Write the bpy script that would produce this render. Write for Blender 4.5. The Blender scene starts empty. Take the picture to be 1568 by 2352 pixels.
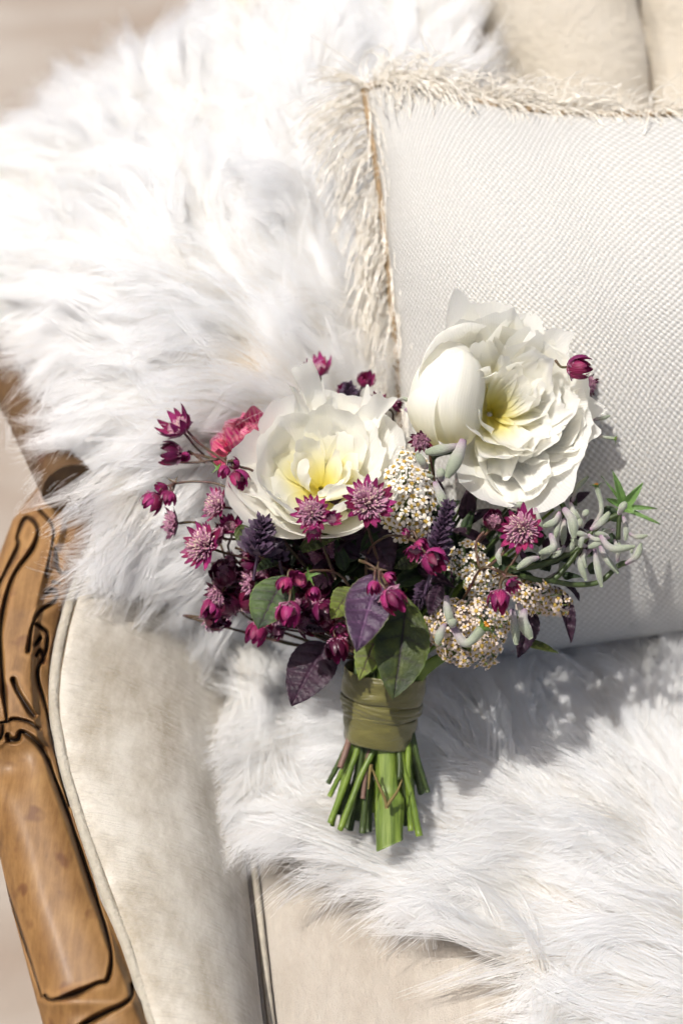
import bpy, math, random
import numpy as np
from mathutils import Matrix, Vector

random.seed(7)
rng = np.random.default_rng(11)
scene = bpy.context.scene
COL = scene.collection

# ------------------------------------------------------------------ camera
PITCH = math.radians(50.0)
CAM = np.array([0.0, -0.643, 0.906])
R_ = np.array([1.0, 0.0, 0.0])
D_ = np.array([0.0, math.cos(PITCH), -math.sin(PITCH)])
U_ = np.array([0.0, math.sin(PITCH), math.cos(PITCH)])
K = 0.72 / 2352.0                      # tangent per unit of a 1568 x 2352 sheet
cd = bpy.data.cameras.new('camera')
cam = bpy.data.objects.new('camera', cd)
COL.objects.link(cam)
cd.sensor_fit = 'VERTICAL'; cd.sensor_height = 36.0; cd.sensor_width = 24.0
cd.lens = 50.0; cd.clip_start = 0.05; cd.clip_end = 200.0
cam.location = CAM.tolist()
cam.rotation_euler = (math.radians(90) - PITCH, 0, 0)
cd.dof.use_dof = True
cd.dof.focus_distance = 0.955
cd.dof.aperture_fstop = 2.8
scene.camera = cam

# ------------------------------------------------------------------ light
SUN_TO = Vector((-0.054, -0.006, 0.140)).normalized()     # towards the sun
sd = bpy.data.lights.new('sun', 'SUN')
sun = bpy.data.objects.new('sun', sd); COL.objects.link(sun)
sd.energy = 4.2; sd.angle = math.radians(0.53); sd.color = (1.0, 0.97, 0.925)
sun.rotation_euler = SUN_TO.to_track_quat('Z', 'Y').to_euler()
w = bpy.data.worlds.new('World'); scene.world = w; w.use_nodes = True
nt = w.node_tree
bg = nt.nodes['Background']
sky = nt.nodes.new('ShaderNodeTexSky'); sky.sky_type = 'NISHITA'; sky.sun_disc = False
sky.dust_density = 5.0; sky.ozone_density = 0.2; sky.air_density = 0.8
sky.sun_elevation = math.asin(SUN_TO.z)
sky.sun_rotation = math.atan2(SUN_TO.x, SUN_TO.y)
nt.links.new(sky.outputs[0], bg.inputs[0]); bg.inputs[1].default_value = 0.105
scene.view_settings.view_transform = 'Standard'
scene.view_settings.look = 'None'
scene.view_settings.exposure = 0.05
scene.view_settings.gamma = 1.0
scene.view_settings.use_curve_mapping = False
scene.render.engine = 'CYCLES'
cy = scene.cycles
cy.use_denoising = True
cy.max_bounces = 7; cy.diffuse_bounces = 5; cy.glossy_bounces = 3; cy.transmission_bounces = 5; cy.use_adaptive_sampling = True; cy.adaptive_threshold = 0.08; cy.adaptive_min_samples = 12; cy.transparent_max_bounces = 6
cy.caustics_reflective = False; cy.caustics_refractive = False


# ------------------------------------------------------------------ helpers
def P(px, py, d):
    """world point at sheet position (px, py) and depth d in metres"""
    return CAM + d * (D_ + (px - 784.0) * K * R_ - (py - 1176.0) * K * U_)


def PZ(px, py, z):
    """world point at sheet position on the level z"""
    q = D_ + (px - 784.0) * K * R_ - (py - 1176.0) * K * U_
    return CAM + q * ((z - CAM[2]) / q[2])


def CV(x, y, z):
    """world vector from right / up / towards-viewer components"""
    return x * R_ + y * U_ - z * D_


def nrm(v):
    v = np.asarray(v, float)
    return v / (np.linalg.norm(v) + 1e-12)


def frame(pos, axis, roll=0.0, up=None):
    """matrix whose Z is axis"""
    z = nrm(axis)
    ref = np.array(up if up is not None else U_)
    x = np.cross(ref, z)
    if np.linalg.norm(x) < 1e-3:
        x = np.cross(R_, z)
    x = nrm(x); y = np.cross(z, x)
    c, s = math.cos(roll), math.sin(roll)
    x2 = x * c + y * s; y2 = -x * s + y * c
    return Matrix(((x2[0], y2[0], z[0], pos[0]), (x2[1], y2[1], z[1], pos[1]), (x2[2], y2[2], z[2], pos[2]), (0, 0, 0, 1)))


WM = {}


def link(o, parent=None, M=None):
    COL.objects.link(o)
    M = M if M is not None else Matrix()
    if parent is not None:
        o.parent = parent
        o.matrix_basis = WM[parent.name].inverted() @ M
    else:
        o.matrix_basis = M
    WM[o.name] = M
    return o


def empty(name, parent=None, M=None):
    o = bpy.data.objects.new(name, None)
    o.empty_display_size = 0.01
    return link(o, parent, M)


def mesh(name, verts, faces, mats, smooth=True, attrs=None, uv=None, midx=None):
    me = bpy.data.meshes.new(name)
    v = np.asarray(verts, float)
    me.from_pydata([tuple(p) for p in v], [], [tuple(int(i) for i in f) for f in faces])
    for m in (mats if isinstance(mats, (list, tuple)) else [mats]):
        me.materials.append(m)
    if smooth:
        me.polygons.foreach_set('use_smooth', np.ones(len(me.polygons), bool))
    if midx is not None:
        me.polygons.foreach_set('material_index', np.asarray(midx, np.int32))
    for k, a in (attrs or {}).items():
        at = me.attributes.new(k, 'FLOAT', 'POINT')
        at.data.foreach_set('value', np.asarray(a, np.float32))
    if uv is not None:
        l = me.uv_layers.new(name='UVMap')
        li = np.zeros(len(me.loops), np.int32); me.loops.foreach_get('vertex_index', li)
        l.data.foreach_set('uv', np.asarray(uv, np.float32)[li].ravel())
    me.update()
    return me


def mobj(name, verts, faces, mats, parent=None, **kw):
    return link(bpy.data.objects.new(name, mesh(name, verts, faces, mats, **kw)), parent)


def inst(name, me, parent, M):
    return link(bpy.data.objects.new(name, me), parent, M)


def grid_faces(nu, nv, closed_v=False):
    f = []
    for i in range(nu - 1):
        for j in range(nv if closed_v else nv - 1):
            j2 = (j + 1) % nv
            f.append((i * nv + j, (i + 1) * nv + j, (i + 1) * nv + j2, i * nv + j2))
    return f


def cr(pts, n):
    """Catmull-Rom through pts, n samples"""
    p = np.asarray(pts, float)
    m = len(p)
    if m == 2:
        t = np.linspace(0, 1, n)[:, None]
        return p[0] * (1 - t) + p[1] * t
    q = np.vstack([2 * p[0] - p[1], p, 2 * p[-1] - p[-2]])
    x = np.linspace(0, m - 1 - 1e-9, n)
    i = x.astype(int); t = (x - i)[:, None]
    a, b, c, d = q[i], q[i + 1], q[i + 2], q[i + 3]
    return 0.5 * (2 * b + (c - a) * t + (2 * a - 5 * b + 4 * c - d) * t ** 2 + (3 * b - a - 3 * c + d) * t ** 3)


def tube(pts, rad, sides=8, n=None, cap=True, flat=None):
    p = cr(pts, n or max(6, 4 * len(pts)))
    n = len(p)
    r = np.interp(np.linspace(0, 1, n), np.linspace(0, 1, len(rad)), rad) if np.ndim(rad) else np.full(n, rad)
    tan = np.gradient(p, axis=0)
    V = []
    nv = None
    for i in range(n):
        t = nrm(tan[i])
        if nv is None:
            nv = np.cross(t, [0, 0, 1.0])
            if np.linalg.norm(nv) < 1e-3:
                nv = np.cross(t, [1.0, 0, 0])
        nv = nrm(nv - t * np.dot(nv, t))
        b = np.cross(t, nv)
        for k in range(sides):
            a = 2 * math.pi * k / sides
            V.append(p[i] + r[i] * (math.cos(a) * nv + math.sin(a) * b))
    F = grid_faces(n, sides, True)
    if cap:
        F = F + [tuple(range(sides))[::-1], tuple((n - 1) * sides + k for k in range(sides))]
    return np.array(V), F


def merge(parts):
    V, F, o = [], [], 0
    for v, f in parts:
        V.append(np.asarray(v)); F += [tuple(i + o for i in q) for q in f]; o += len(v)
    return np.vstack(V), F


def smooth_noise(x, y, seed, f):
    a = 0
    r = np.random.default_rng(seed)
    for k in range(4):
        th = r.uniform(0, 6.28); ph = r.uniform(0, 6.28); ff = f * r.uniform(.6, 1.6)
        a = a + np.sin((x * math.cos(th) + y * math.sin(th)) * ff + ph)
    return a / 2.6


# ------------------------------------------------------------------ materials
def newmat(name):
    m = bpy.data.materials.new(name); m.use_nodes = True
    return m, m.node_tree.nodes, m.node_tree.links, m.node_tree.nodes['Principled BSDF']


def ramp(N, stops):
    r = N.new('ShaderNodeValToRGB')
    el = r.color_ramp.elements
    while len(el) < len(stops):
        el.new(0.5)
    for e, (p, c) in zip(el, stops):
        e.position = p; e.color = (*c, 1)
    return r


def attr(N, name):
    a = N.new('ShaderNodeAttribute'); a.attribute_name = name
    return a


def noise(N, L, scale, detail=3, vec=None, coord='Object', sc=(1, 1, 1), rough=0.5):
    t = N.new('ShaderNodeTexNoise'); t.inputs['Scale'].default_value = scale; t.inputs['Detail'].default_value = detail
    t.inputs['Roughness'].default_value = rough
    tc = N.new('ShaderNodeTexCoord'); mp = N.new('ShaderNodeMapping'); mp.inputs['Scale'].default_value = sc
    L.new(tc.outputs[coord], mp.inputs[0]); L.new(mp.outputs[0], t.inputs['Vector'])
    return t


def bump(N, L, b, height, dist, strength=1.0):
    bp = N.new('ShaderNodeBump'); bp.inputs['Distance'].default_value = dist; bp.inputs['Strength'].default_value = strength
    L.new(height, bp.inputs['Height']); L.new(bp.outputs[0], b.inputs['Normal'])
    return bp


def mixc(N, L, fac, a, b, mode='MIX'):
    m = N.new('ShaderNodeMix'); m.data_type = 'RGBA'; m.blend_type = mode
    if isinstance(fac, (int, float)): m.inputs[0].default_value = fac
    else: L.new(fac, m.inputs[0])
    for s, v in ((6, a), (7, b)):
        if isinstance(v, tuple): m.inputs[s].default_value = (*v, 1)
        else: L.new(v, m.inputs[s])
    return m.outputs[2]


def translucent_mat(name, color_fn, trans=0.35, rough=0.5, spec=0.3, bump_fn=None, tint=None):
    """diffuse petal or leaf that lets light through"""
    m, N, L, b = newmat(name)
    c = color_fn(N, L)
    L.new(c, b.inputs['Base Color'])
    b.inputs['Roughness'].default_value = rough
    b.inputs['Specular IOR Level'].default_value = spec
    if bump_fn: bump_fn(N, L, b)
    t = N.new('ShaderNodeBsdfTranslucent')
    if tint: L.new(mixc(N, L, 1.0, c, tint, 'MULTIPLY'), t.inputs[0])
    else: L.new(c, t.inputs[0])
    mx = N.new('ShaderNodeMixShader'); mx.inputs[0].default_value = trans
    L.new(b.outputs[0], mx.inputs[1]); L.new(t.outputs[0], mx.inputs[2])
    L.new(mx.outputs[0], N['Material Output'].inputs[0])
    return m


def rgb(N, c):
    r = N.new('ShaderNodeRGB'); r.outputs[0].default_value = (*c, 1)
    return r.outputs[0]


def peony_col(N, L):
    r = ramp(N, [(0.0, (.88, .76, .10)), (0.22, (.93, .86, .32)), (0.50, (.955, .935, .77)), (0.72, (.965, .96, .935))])
    L.new(attr(N, 's').outputs['Fac'], r.inputs[0])
    return r.outputs[0]


def petal_bump(N, L, b):
    t = N.new('ShaderNodeTexWave'); t.inputs['Scale'].default_value = 11; t.inputs['Distortion'].default_value = 5; t.inputs['Detail'].default_value = 3
    t.bands_direction = 'X'
    tc = N.new('ShaderNodeTexCoord'); L.new(tc.outputs['UV'], t.inputs[0])
    bump(N, L, b, t.outputs['Fac'], 0.0003, 0.45)


M_PEONY = translucent_mat('peony_petal', peony_col, 0.58, 0.6, 0.12, petal_bump, (1, .985, .91))


def bract_col(base, mid, tip, stripe):
    def f(N, L):
        r = ramp(N, [(0.0, base), (0.45, mid), (0.8, mid), (1.0, tip)])
        L.new(attr(N, 's').outputs['Fac'], r.inputs[0])
        wv = N.new('ShaderNodeTexWave'); wv.inputs['Scale'].default_value = 2.4; wv.inputs['Distortion'].default_value = 0.8
        wv.inputs['Detail'].default_value = 1
        tc = N.new('ShaderNodeTexCoord'); L.new(tc.outputs['UV'], wv.inputs[0])
        rr = ramp(N, [(0.35, (0, 0, 0)), (0.75, (1, 1, 1))]); L.new(wv.outputs['Fac'], rr.inputs[0])
        oi = N.new('ShaderNodeObjectInfo')
        mul = N.new('ShaderNodeMath'); mul.operation = 'MULTIPLY'; mul.inputs[1].default_value = 0.6
        L.new(rr.outputs[0], mul.inputs[0])
        c = mixc(N, L, mul.outputs[0], r.outputs[0], stripe)
        hs = N.new('ShaderNodeHueSaturation'); L.new(c, hs.inputs['Color'])
        mr = N.new('ShaderNodeMapRange'); mr.inputs[3].default_value = 0.5; mr.inputs[4].default_value = 1.3
        hr = N.new('ShaderNodeMapRange'); hr.inputs[3].default_value = .485; hr.inputs[4].default_value = .52; hm = N.new('ShaderNodeMath'); hm.operation = 'FRACT'; hq = N.new('ShaderNodeMath'); hq.operation = 'MULTIPLY'; hq.inputs[1].default_value = 7.31
        L.new(oi.outputs['Random'], hq.inputs[0]); L.new(hq.outputs[0], hm.inputs[0]); L.new(hm.outputs[0], hr.inputs[0]); L.new(hr.outputs[0], hs.inputs['Hue'])
        L.new(oi.outputs['Random'], mr.inputs[0]); L.new(mr.outputs[0], hs.inputs['Value'])
        return hs.outputs[0]
    return f


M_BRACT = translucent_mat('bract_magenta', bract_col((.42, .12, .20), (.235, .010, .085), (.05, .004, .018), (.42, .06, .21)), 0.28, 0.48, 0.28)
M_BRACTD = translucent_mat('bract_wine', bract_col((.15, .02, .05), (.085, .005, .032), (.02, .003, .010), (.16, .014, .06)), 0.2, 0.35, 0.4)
M_RAN = translucent_mat('ranunculus_pink', bract_col((.60, .20, .24), (.62, .03, .20), (.70, .16, .30), (.86, .44, .44)), 0.3, 0.4, 0.35)


def simple(name, c, rough=0.5, spec=0.4, var=0.25, scale=60, bumpd=0.0, sheen=0.0, c2=None):
    m, N, L, b = newmat(name)
    t = noise(N, L, scale, 3)
    c2 = c2 or tuple(x * (1 - var) for x in c)
    r = ramp(N, [(0.3, c2), (0.7, c)]); L.new(t.outputs['Fac'], r.inputs[0])
    L.new(r.outputs[0], b.inputs['Base Color'])
    b.inputs['Roughness'].default_value = rough; b.inputs['Specular IOR Level'].default_value = spec
    if sheen:
        b.inputs['Sheen Weight'].default_value = sheen; b.inputs['Sheen Roughness'].default_value = 0.4
    if bumpd: bump(N, L, b, t.outputs['Fac'], bumpd, 0.7)
    return m


M_PIN = simple('pincushion_stamen', (.56, .33, .42), 0.5, 0.3, 0.5, 260, c2=(.26, .06, .14))
M_PINTIP = simple('pincushion_tip', (.56, .55, .36), 0.5, 0.3, 0.3, 300, c2=(.45, .20, .28))
M_PEDICEL = simple('wine_stalk', (.10, .035, .035), 0.45, 0.4, 0.5, 80, c2=(.07, .06, .02))
M_STEM = simple('green_stem', (.17, .24, .03), 0.4, 0.4, 0.45, 55, c2=(.08, .13, .02))
M_STEMD = simple('dark_stem', (.06, .09, .025), 0.45, 0.4, 0.5, 55)
M_STEMB = simple('brown_stem', (.22, .13, .10), 0.5, 0.3, 0.5, 55)
M_NODE = simple('stem_scar', (.20, .15, .055), 0.7, 0.2, 0.4, 120)
M_YPET = translucent_mat('yarrow_petal', lambda N, L: rgb(N, (.80, .74, .66)), 0.2, 0.6, 0.2)
M_YCEN = simple('yarrow_centre', (.66, .44, .10), 0.6, 0.2, 0.4, 500)
M_YGRN = simple('yarrow_stalk', (.20, .24, .08), 0.6, 0.3, 0.3, 80)
M_SPIKE = simple('spike_purple', (.085, .045, .085), 0.55, 0.35, 0.55, 220, c2=(.03, .02, .035))
M_SEPAL = simple('sepal_green', (.12, .22, .045), 0.5, 0.35, 0.4, 120)
M_ANTHER = simple('anther_orange', (.75, .30, .03), 0.5, 0.3, 0.3, 200)


def fuzzy_mat():
    m, N, L, b = newmat('felted_bud')
    t = noise(N, L, 2200, 2)
    r = ramp(N, [(0.0, (.34, .22, .30)), (0.25, (.42, .38, .37)), (0.6, (.37, .40, .31)), (1.0, (.28, .32, .22))])
    L.new(attr(N, 's').outputs['Fac'], r.inputs[0])
    r2 = ramp(N, [(0.3, (.62, .62, .62)), (0.7, (1, 1, 1))]); L.new(t.outputs['Fac'], r2.inputs[0])
    L.new(mixc(N, L, 1.0, r.outputs[0], r2.outputs[0], 'MULTIPLY'), b.inputs['Base Color'])
    b.inputs['Roughness'].default_value = 0.9; b.inputs['Specular IOR Level'].default_value = 0.1
    b.inputs['Sheen Weight'].default_value = 0.7; b.inputs['Sheen Roughness'].default_value = 0.35
    bump(N, L, b, t.outputs['Fac'], 0.0003, 0.6)
    return m


M_FUZZ = fuzzy_mat()


def leaf_mat(name, blade, blade2, vein, rim, trans, rough=0.55, spec=0.32):
    def f(N, L):
        t = noise(N, L, 95, 4)
        r = ramp(N, [(0.35, blade), (0.7, blade2)]); L.new(t.outputs['Fac'], r.inputs[0])
        c = mixc(N, L, attr(N, 'vein').outputs['Fac'], r.outputs[0], vein)
        return mixc(N, L, attr(N, 'rim').outputs['Fac'], c, rim)

    def bf(N, L, b):
        t = noise(N, L, 420, 3)
        bump(N, L, b, t.outputs['Fac'], 0.0012, 0.7)
    return translucent_mat(name, f, trans, rough, spec, bf)


M_LGREEN = leaf_mat('basil_green', (.085, .13, .040), (.045, .065, .038), (.035, .018, .035), (.16, .22, .05), 0.22)
M_LDARK = leaf_mat('basil_dark_green', (.075, .095, .022), (.036, .050, .024), (.020, .012, .020), (.10, .15, .03), 0.18)
M_LPURP = leaf_mat('basil_purple', (.066, .033, .070), (.040, .020, .044), (.12, .055, .12), (.13, .16, .04), 0.10, 0.5, 0.4)
M_LWINE = leaf_mat('basil_wine', (.040, .016, .030), (.022, .011, .020), (.055, .022, .043), (.05, .03, .04), 0.10, 0.5, 0.35)
M_LYELL = leaf_mat('basil_yellow_green', (.16, .20, .035), (.09, .11, .03), (.06, .03, .04), (.20, .26, .05), 0.28)
M_LFILL = leaf_mat('filler_shade_green', (.030, .055, .017), (.018, .032, .014), (.02, .03, .02), (.06, .09, .03), 0.22)  # dark green that carries the deep shade inside the bouquet


def satin():
    m, N, L, b = newmat('olive_satin')
    t = noise(N, L, 30, 3, sc=(1, 1, 6))
    r = ramp(N, [(0.3, (.088, .080, .017)), (0.7, (.150, .132, .034))]); L.new(t.outputs['Fac'], r.inputs[0])
    L.new(r.outputs[0], b.inputs['Base Color'])
    b.inputs['Roughness'].default_value = 0.32; b.inputs['Anisotropic'].default_value = 0.6
    b.inputs['Specular IOR Level'].default_value = 0.55
    b.inputs['Sheen Weight'].default_value = 0.25
    t2 = noise(N, L, 260, 4, sc=(.12, 1.6, 1.6), rough=.65); bump(N, L, b, t2.outputs['Fac'], 0.0010, 0.8)
    return m


M_SATIN = satin()


def fur_mat():
    m, N, L, b = newmat('white_fur')
    N.remove(b)
    hi = N.new('ShaderNodeHairInfo')
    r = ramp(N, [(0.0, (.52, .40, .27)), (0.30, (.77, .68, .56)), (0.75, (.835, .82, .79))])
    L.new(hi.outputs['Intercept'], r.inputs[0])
    h = N.new('ShaderNodeBsdfHairPrincipled'); h.model = 'CHIANG'; h.parametrization = 'COLOR'
    L.new(r.outputs[0], h.inputs['Color'])
    h.inputs['Roughness'].default_value = 0.75; h.inputs['Radial Roughness'].default_value = 0.95; h.inputs['Coat'].default_value = 0.0
    L.new(h.outputs[0], N['Material Output'].inputs[0])
    return m


M_FUR = fur_mat()
M_HIDE = simple('sheep_hide', (.70, .58, .43), 0.9, 0.1, 0.15, 40)


def linen():
    m, N, L, b = newmat('woven_linen')
    tc = N.new('ShaderNodeTexCoord'); sp = N.new('ShaderNodeSeparateXYZ'); L.new(tc.outputs['UV'], sp.inputs[0])
    wob = noise(N, L, 9, 2, coord='UV')

    def mth(op, a, bb=None):
        n = N.new('ShaderNodeMath'); n.operation = op
        for i, v in enumerate((a, bb)):
            if v is None: continue
            if isinstance(v, (int, float)): n.inputs[i].default_value = v
            else: L.new(v, n.inputs[i])
        return n.outputs[0]
    wb = mth('MULTIPLY', wob.outputs['Fac'], 0.008)
    fr = 2 * math.pi * 84
    su = mth('SINE', mth('MULTIPLY', mth('ADD', sp.outputs[0], wb), fr))
    sv = mth('SINE', mth('MULTIPLY', mth('ADD', sp.outputs[1], wb), fr))
    h = mth('ADD', mth('MULTIPLY', mth('MULTIPLY', su, sv), 0.5), 0.5)
    big = noise(N, L, 150, 4, coord='UV', rough=.7)
    hh = mth('MULTIPLY', h, mth('ADD', mth('MULTIPLY', big.outputs['Fac'], 1.9), 0.0))
    r = ramp(N, [(0.0, (.42, .405, .37)), (0.5, (.525, .512, .478)), (1.0, (.655, .647, .622))]); L.new(hh, r.inputs[0])
    L.new(r.outputs[0], b.inputs['Base Color'])
    b.inputs['Roughness'].default_value = 0.5; b.inputs['Specular IOR Level'].default_value = 0.5
    bump(N, L, b, hh, 0.0008, 0.9)
    return m


M_LINEN = linen()
M_THREAD = simple('fringe_thread', (.86, .83, .76), 0.2, 1.0, 0.2, 300, c2=(.66, .59, .47))
M_BRAID = simple('fringe_braid', (.36, .25, .14), 0.6, 0.3, 0.35, 220)  # braid brown, darkened to give the shadow line between fringe and pillow


def velvet(name, lo, hi, sc, nap, streak_sc):
    m, N, L, b = newmat(name)
    t = noise(N, L, nap, 8, sc=sc, rough=0.74)
    r = ramp(N, [(0.30, lo), (0.62, hi)]); L.new(t.outputs['Fac'], r.inputs[0])
    L.new(r.outputs[0], b.inputs['Base Color'])
    b.inputs['Roughness'].default_value = 0.75; b.inputs['Specular IOR Level'].default_value = 0.2
    b.inputs['Sheen Weight'].default_value = 0.35; b.inputs['Sheen Roughness'].default_value = 0.45
    s = noise(N, L, 190, 3, sc=streak_sc, rough=0.6)
    s2 = noise(N, L, 900, 2)
    a = N.new('ShaderNodeMath'); a.operation = 'MULTIPLY_ADD'; a.inputs[1].default_value = 0.25
    L.new(s2.outputs['Fac'], a.inputs[0]); L.new(s.outputs['Fac'], a.inputs[2])
    bump(N, L, b, a.outputs[0], 0.0024, 0.9)
    return m


M_VELVET = velvet('cream_velvet', (.36, .30, .215), (.67, .62, .53), (1.0, .8, 1.6), 22, (.25, 2.4, .25))
M_VELSEAT = velvet('beige_velvet', (.35, .305, .25), (.43, .385, .33), (1.6, .9, 1), 20, (.6, .3, .3))
M_VELBACK = velvet('back_velvet', (.52, .46, .365), (.62, .565, .475), (1, 1, 1), 9, (1, 1, 1))
M_WELT = velvet('welt_velvet', (.36, .32, .25), (.46, .42, .345), (1, 1, 1), 60, (1, 1, 1))


def wood(name, k=1.0):
    m, N, L, b = newmat(name)
    g = noise(N, L, 26, 6, sc=(9, 1.1, 4), rough=0.62)
    bl = noise(N, L, 24, 6, sc=(1, .7, 1), rough=0.7)
    r = ramp(N, [(0.28, (.09 * k, .038 * k, .012 * k)), (0.5, (.28 * k, .138 * k, .042 * k)), (0.72, (.46 * k, .255 * k, .088 * k))])
    mx = N.new('ShaderNodeMath'); mx.operation = 'MULTIPLY_ADD'; mx.inputs[1].default_value = 0.45
    L.new(g.outputs['Fac'], mx.inputs[0])
    m2 = N.new('ShaderNodeMath'); m2.operation = 'MULTIPLY'; m2.inputs[1].default_value = 0.58
    L.new(bl.outputs['Fac'], m2.inputs[0]); L.new(m2.outputs[0], mx.inputs[2]); L.new(mx.outputs[0], r.inputs[0])
    sp = noise(N, L, 60, 2, rough=0.4)
    rs = ramp(N, [(0.62, (0, 0, 0)), (0.72, (.75, .75, .75))]); L.new(sp.outputs['Fac'], rs.inputs[0])
    c = mixc(N, L, rs.outputs[0], r.outputs[0], (.10, .035, .012))
    wm = N.new('ShaderNodeMath'); wm.operation = 'MULTIPLY'; wm.inputs[1].default_value = .45; L.new(attr(N, 'wear').outputs['Fac'], wm.inputs[0])
    c = mixc(N, L, wm.outputs[0], c, (.40, .22, .085))
    c = mixc(N, L, attr(N, 'groove').outputs['Fac'], c, (.020, .011, .006))
    L.new(c, b.inputs['Base Color'])
    b.inputs['Roughness'].default_value = 0.55; b.inputs['Specular IOR Level'].default_value = 0.32
    b.inputs['Coat Weight'].default_value = 0.08; b.inputs['Coat Roughness'].default_value = 0.3
    bump(N, L, b, g.outputs['Fac'], 0.0006, 0.5)
    return m


M_WOOD = wood('walnut_polished', .68)
M_WOODB = wood('walnut_shaded', 0.30)  # darker copy of the walnut, the rail's shade put into its colour


def stone():
    m, N, L, b = newmat('pale_paving')
    t = noise(N, L, 2.3, 5, sc=(1, 2.2, 1)); t2 = noise(N, L, 40, 3)
    r = ramp(N, [(0.3, (.23, .165, .12)), (0.5, (.30, .25, .205)), (0.72, (.39, .35, .305))]); L.new(t.outputs['Fac'], r.inputs[0])
    L.new(r.outputs[0], b.inputs['Base Color']); b.inputs['Roughness'].default_value = 0.85
    bump(N, L, b, t2.outputs['Fac'], 0.004, 0.5)
    return m


M_STONE = stone()
M_DARK = simple('dark_lining', (.05, .035, .025), 0.9, 0.1, 0.2, 20)

SEAT_Z = -0.065
GROUND_Z = -0.49

# ------------------------------------------------------------------ ground
g = mobj('ground', [(-60, -60, GROUND_Z), (60, -60, GROUND_Z), (60, 90, GROUND_Z), (-60, 90, GROUND_Z)], [(0, 1, 2, 3)], M_STONE, smooth=False)
g['kind'] = 'structure'

# ------------------------------------------------------------------ armchair
chair = empty('armchair', None, Matrix.Translation((0.1, 0.0, GROUND_Z)))
chair['label'] = 'carved walnut armchair with cream velvet upholstery under the fur throw'
chair['category'] = 'armchair'


def interp(y, tab):
    t = np.asarray(tab, float)
    return np.interp(y, t[:, 0], t[:, 1])


ARM_L = [(1060, 112), (1098, 106), (1126, 81), (1165, 52), (1193, 30), (1230, 16), (1291, -6), (1400, -42), (1550, -75), (1700, -72), (1800, -52), (1951, -3), (2067, 22), (2200, 58), (2304, 86), (2352, 99), (2460, 132), (2640, 188)]
ARM_R = [(1060, 210), (1150, 214), (1230, 208), (1277, 192), (1322, 168), (1364, 151), (1420, 134), (1490, 116), (1560, 111), (1649, 113), (1720, 126), (1793, 146), (1930, 188), (2067, 231), (2153, 272), (2243, 306), (2352, 346), (2460, 388), (2640, 452)]
SEAM = [(1060, 250), (1230, 240), (1322, 199), (1378, 179), (1448, 160), (1503, 149), (1545, 141), (1600, 137), (1649, 139), (1771, 163), (1901, 203), (2056, 260), (2178, 306), (2333, 351), (2460, 400), (2640, 466)]
GAP = [(1060, 500), (1300, 520), (1500, 535), (1700, 545), (1880, 552), (2000, 566), (2150, 582), (2352, 603), (2460, 618), (2640, 640)]


def zarm(py):
    return np.interp(py, [1060, 1400, 1900, 2460, 2640], [.088, .082, .060, .035, .026])


GROOVES = [  # (half width in sheet units, polyline)
    (4.0, [(-6, 1372), (0, 1341), (36, 1270), (43, 1248), (41, 1232), (56, 1194), (74, 1194), (88, 1218), (76, 1260), (36, 1316), (17, 1366), (4, 1434), (3, 1510), (6, 1546), (11, 1602), (17, 1656)]),
    (2.6, [(92, 1173), (120, 1204), (123, 1238), (106, 1322)]),
    (3.6, [(134, 1369), (122, 1385), (92, 1403), (80, 1425), (73, 1448), (67, 1495)]),
    (3.6, [(84, 1434), (100, 1446), (109, 1456), (108, 1480), (104, 1504), (90, 1530), (87, 1560), (104, 1616), (120, 1686), (134, 1753), (160, 1850)]),
    (3.5, [(123, 1338), (137, 1341)]), (4.0, [(108, 1362), (118, 1356), (128, 1360)]),
    (3.0, [(128, 1260), (132, 1300), (142, 1316), (157, 1315)]),
    (3.5, [(82, 1480), (92, 1465)]), (4.0, [(84, 1505), (92, 1494), (100, 1508), (98, 1520)]),
    (4.6, [(31, 1562), (40, 1585), (58, 1615), (78, 1644)]),
    (3.4, [(-20, 1664), (17, 1658), (30, 1652), (50, 1654), (70, 1660), (90, 1675)]),
    (4.6, [(18, 1690), (24, 1700), (42, 1698), (50, 1681), (73, 1694), (95, 1716), (112, 1750)]),
    (4.2, [(112, 1750), (155, 1865), (187, 1962), (223, 2070), (248, 2153), (257, 2200), (248, 2250), (223, 2259), (173, 2283), (122, 2297), (104, 2288)]),
    (4.6, [(304, 2262), (302, 2290), (282, 2308), (252, 2322), (205, 2346), (180, 2360)]),
    (2.0, [(-4, 1977), (29, 2081), (65, 2189), (97, 2290)]),
    (2.2, [(120, 1640), (150, 1760), (200, 1915), (262, 2105), (300, 2200), (310, 2260), (360, 2380)]),
    (3.0, [(-40, 1720), (-10, 1705), (5, 1690), (8, 1666)]),
]


def seg_dist(X, Y, pl):
    pl = cr([(a, b) for a, b in pl], len(pl) * 5) if len(pl) > 2 else np.array(pl, float)
    best = np.full(X.shape, 1e9)
    for (ax, ay), (bx, by) in zip(pl[:-1], pl[1:]):
        dx, dy = bx - ax, by - ay
        t = np.clip(((X - ax) * dx + (Y - ay) * dy) / (dx * dx + dy * dy + 1e-9), 0, 1)
        best = np.minimum(best, np.hypot(X - ax - t * dx, Y - ay - t * dy))
    return best


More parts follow.
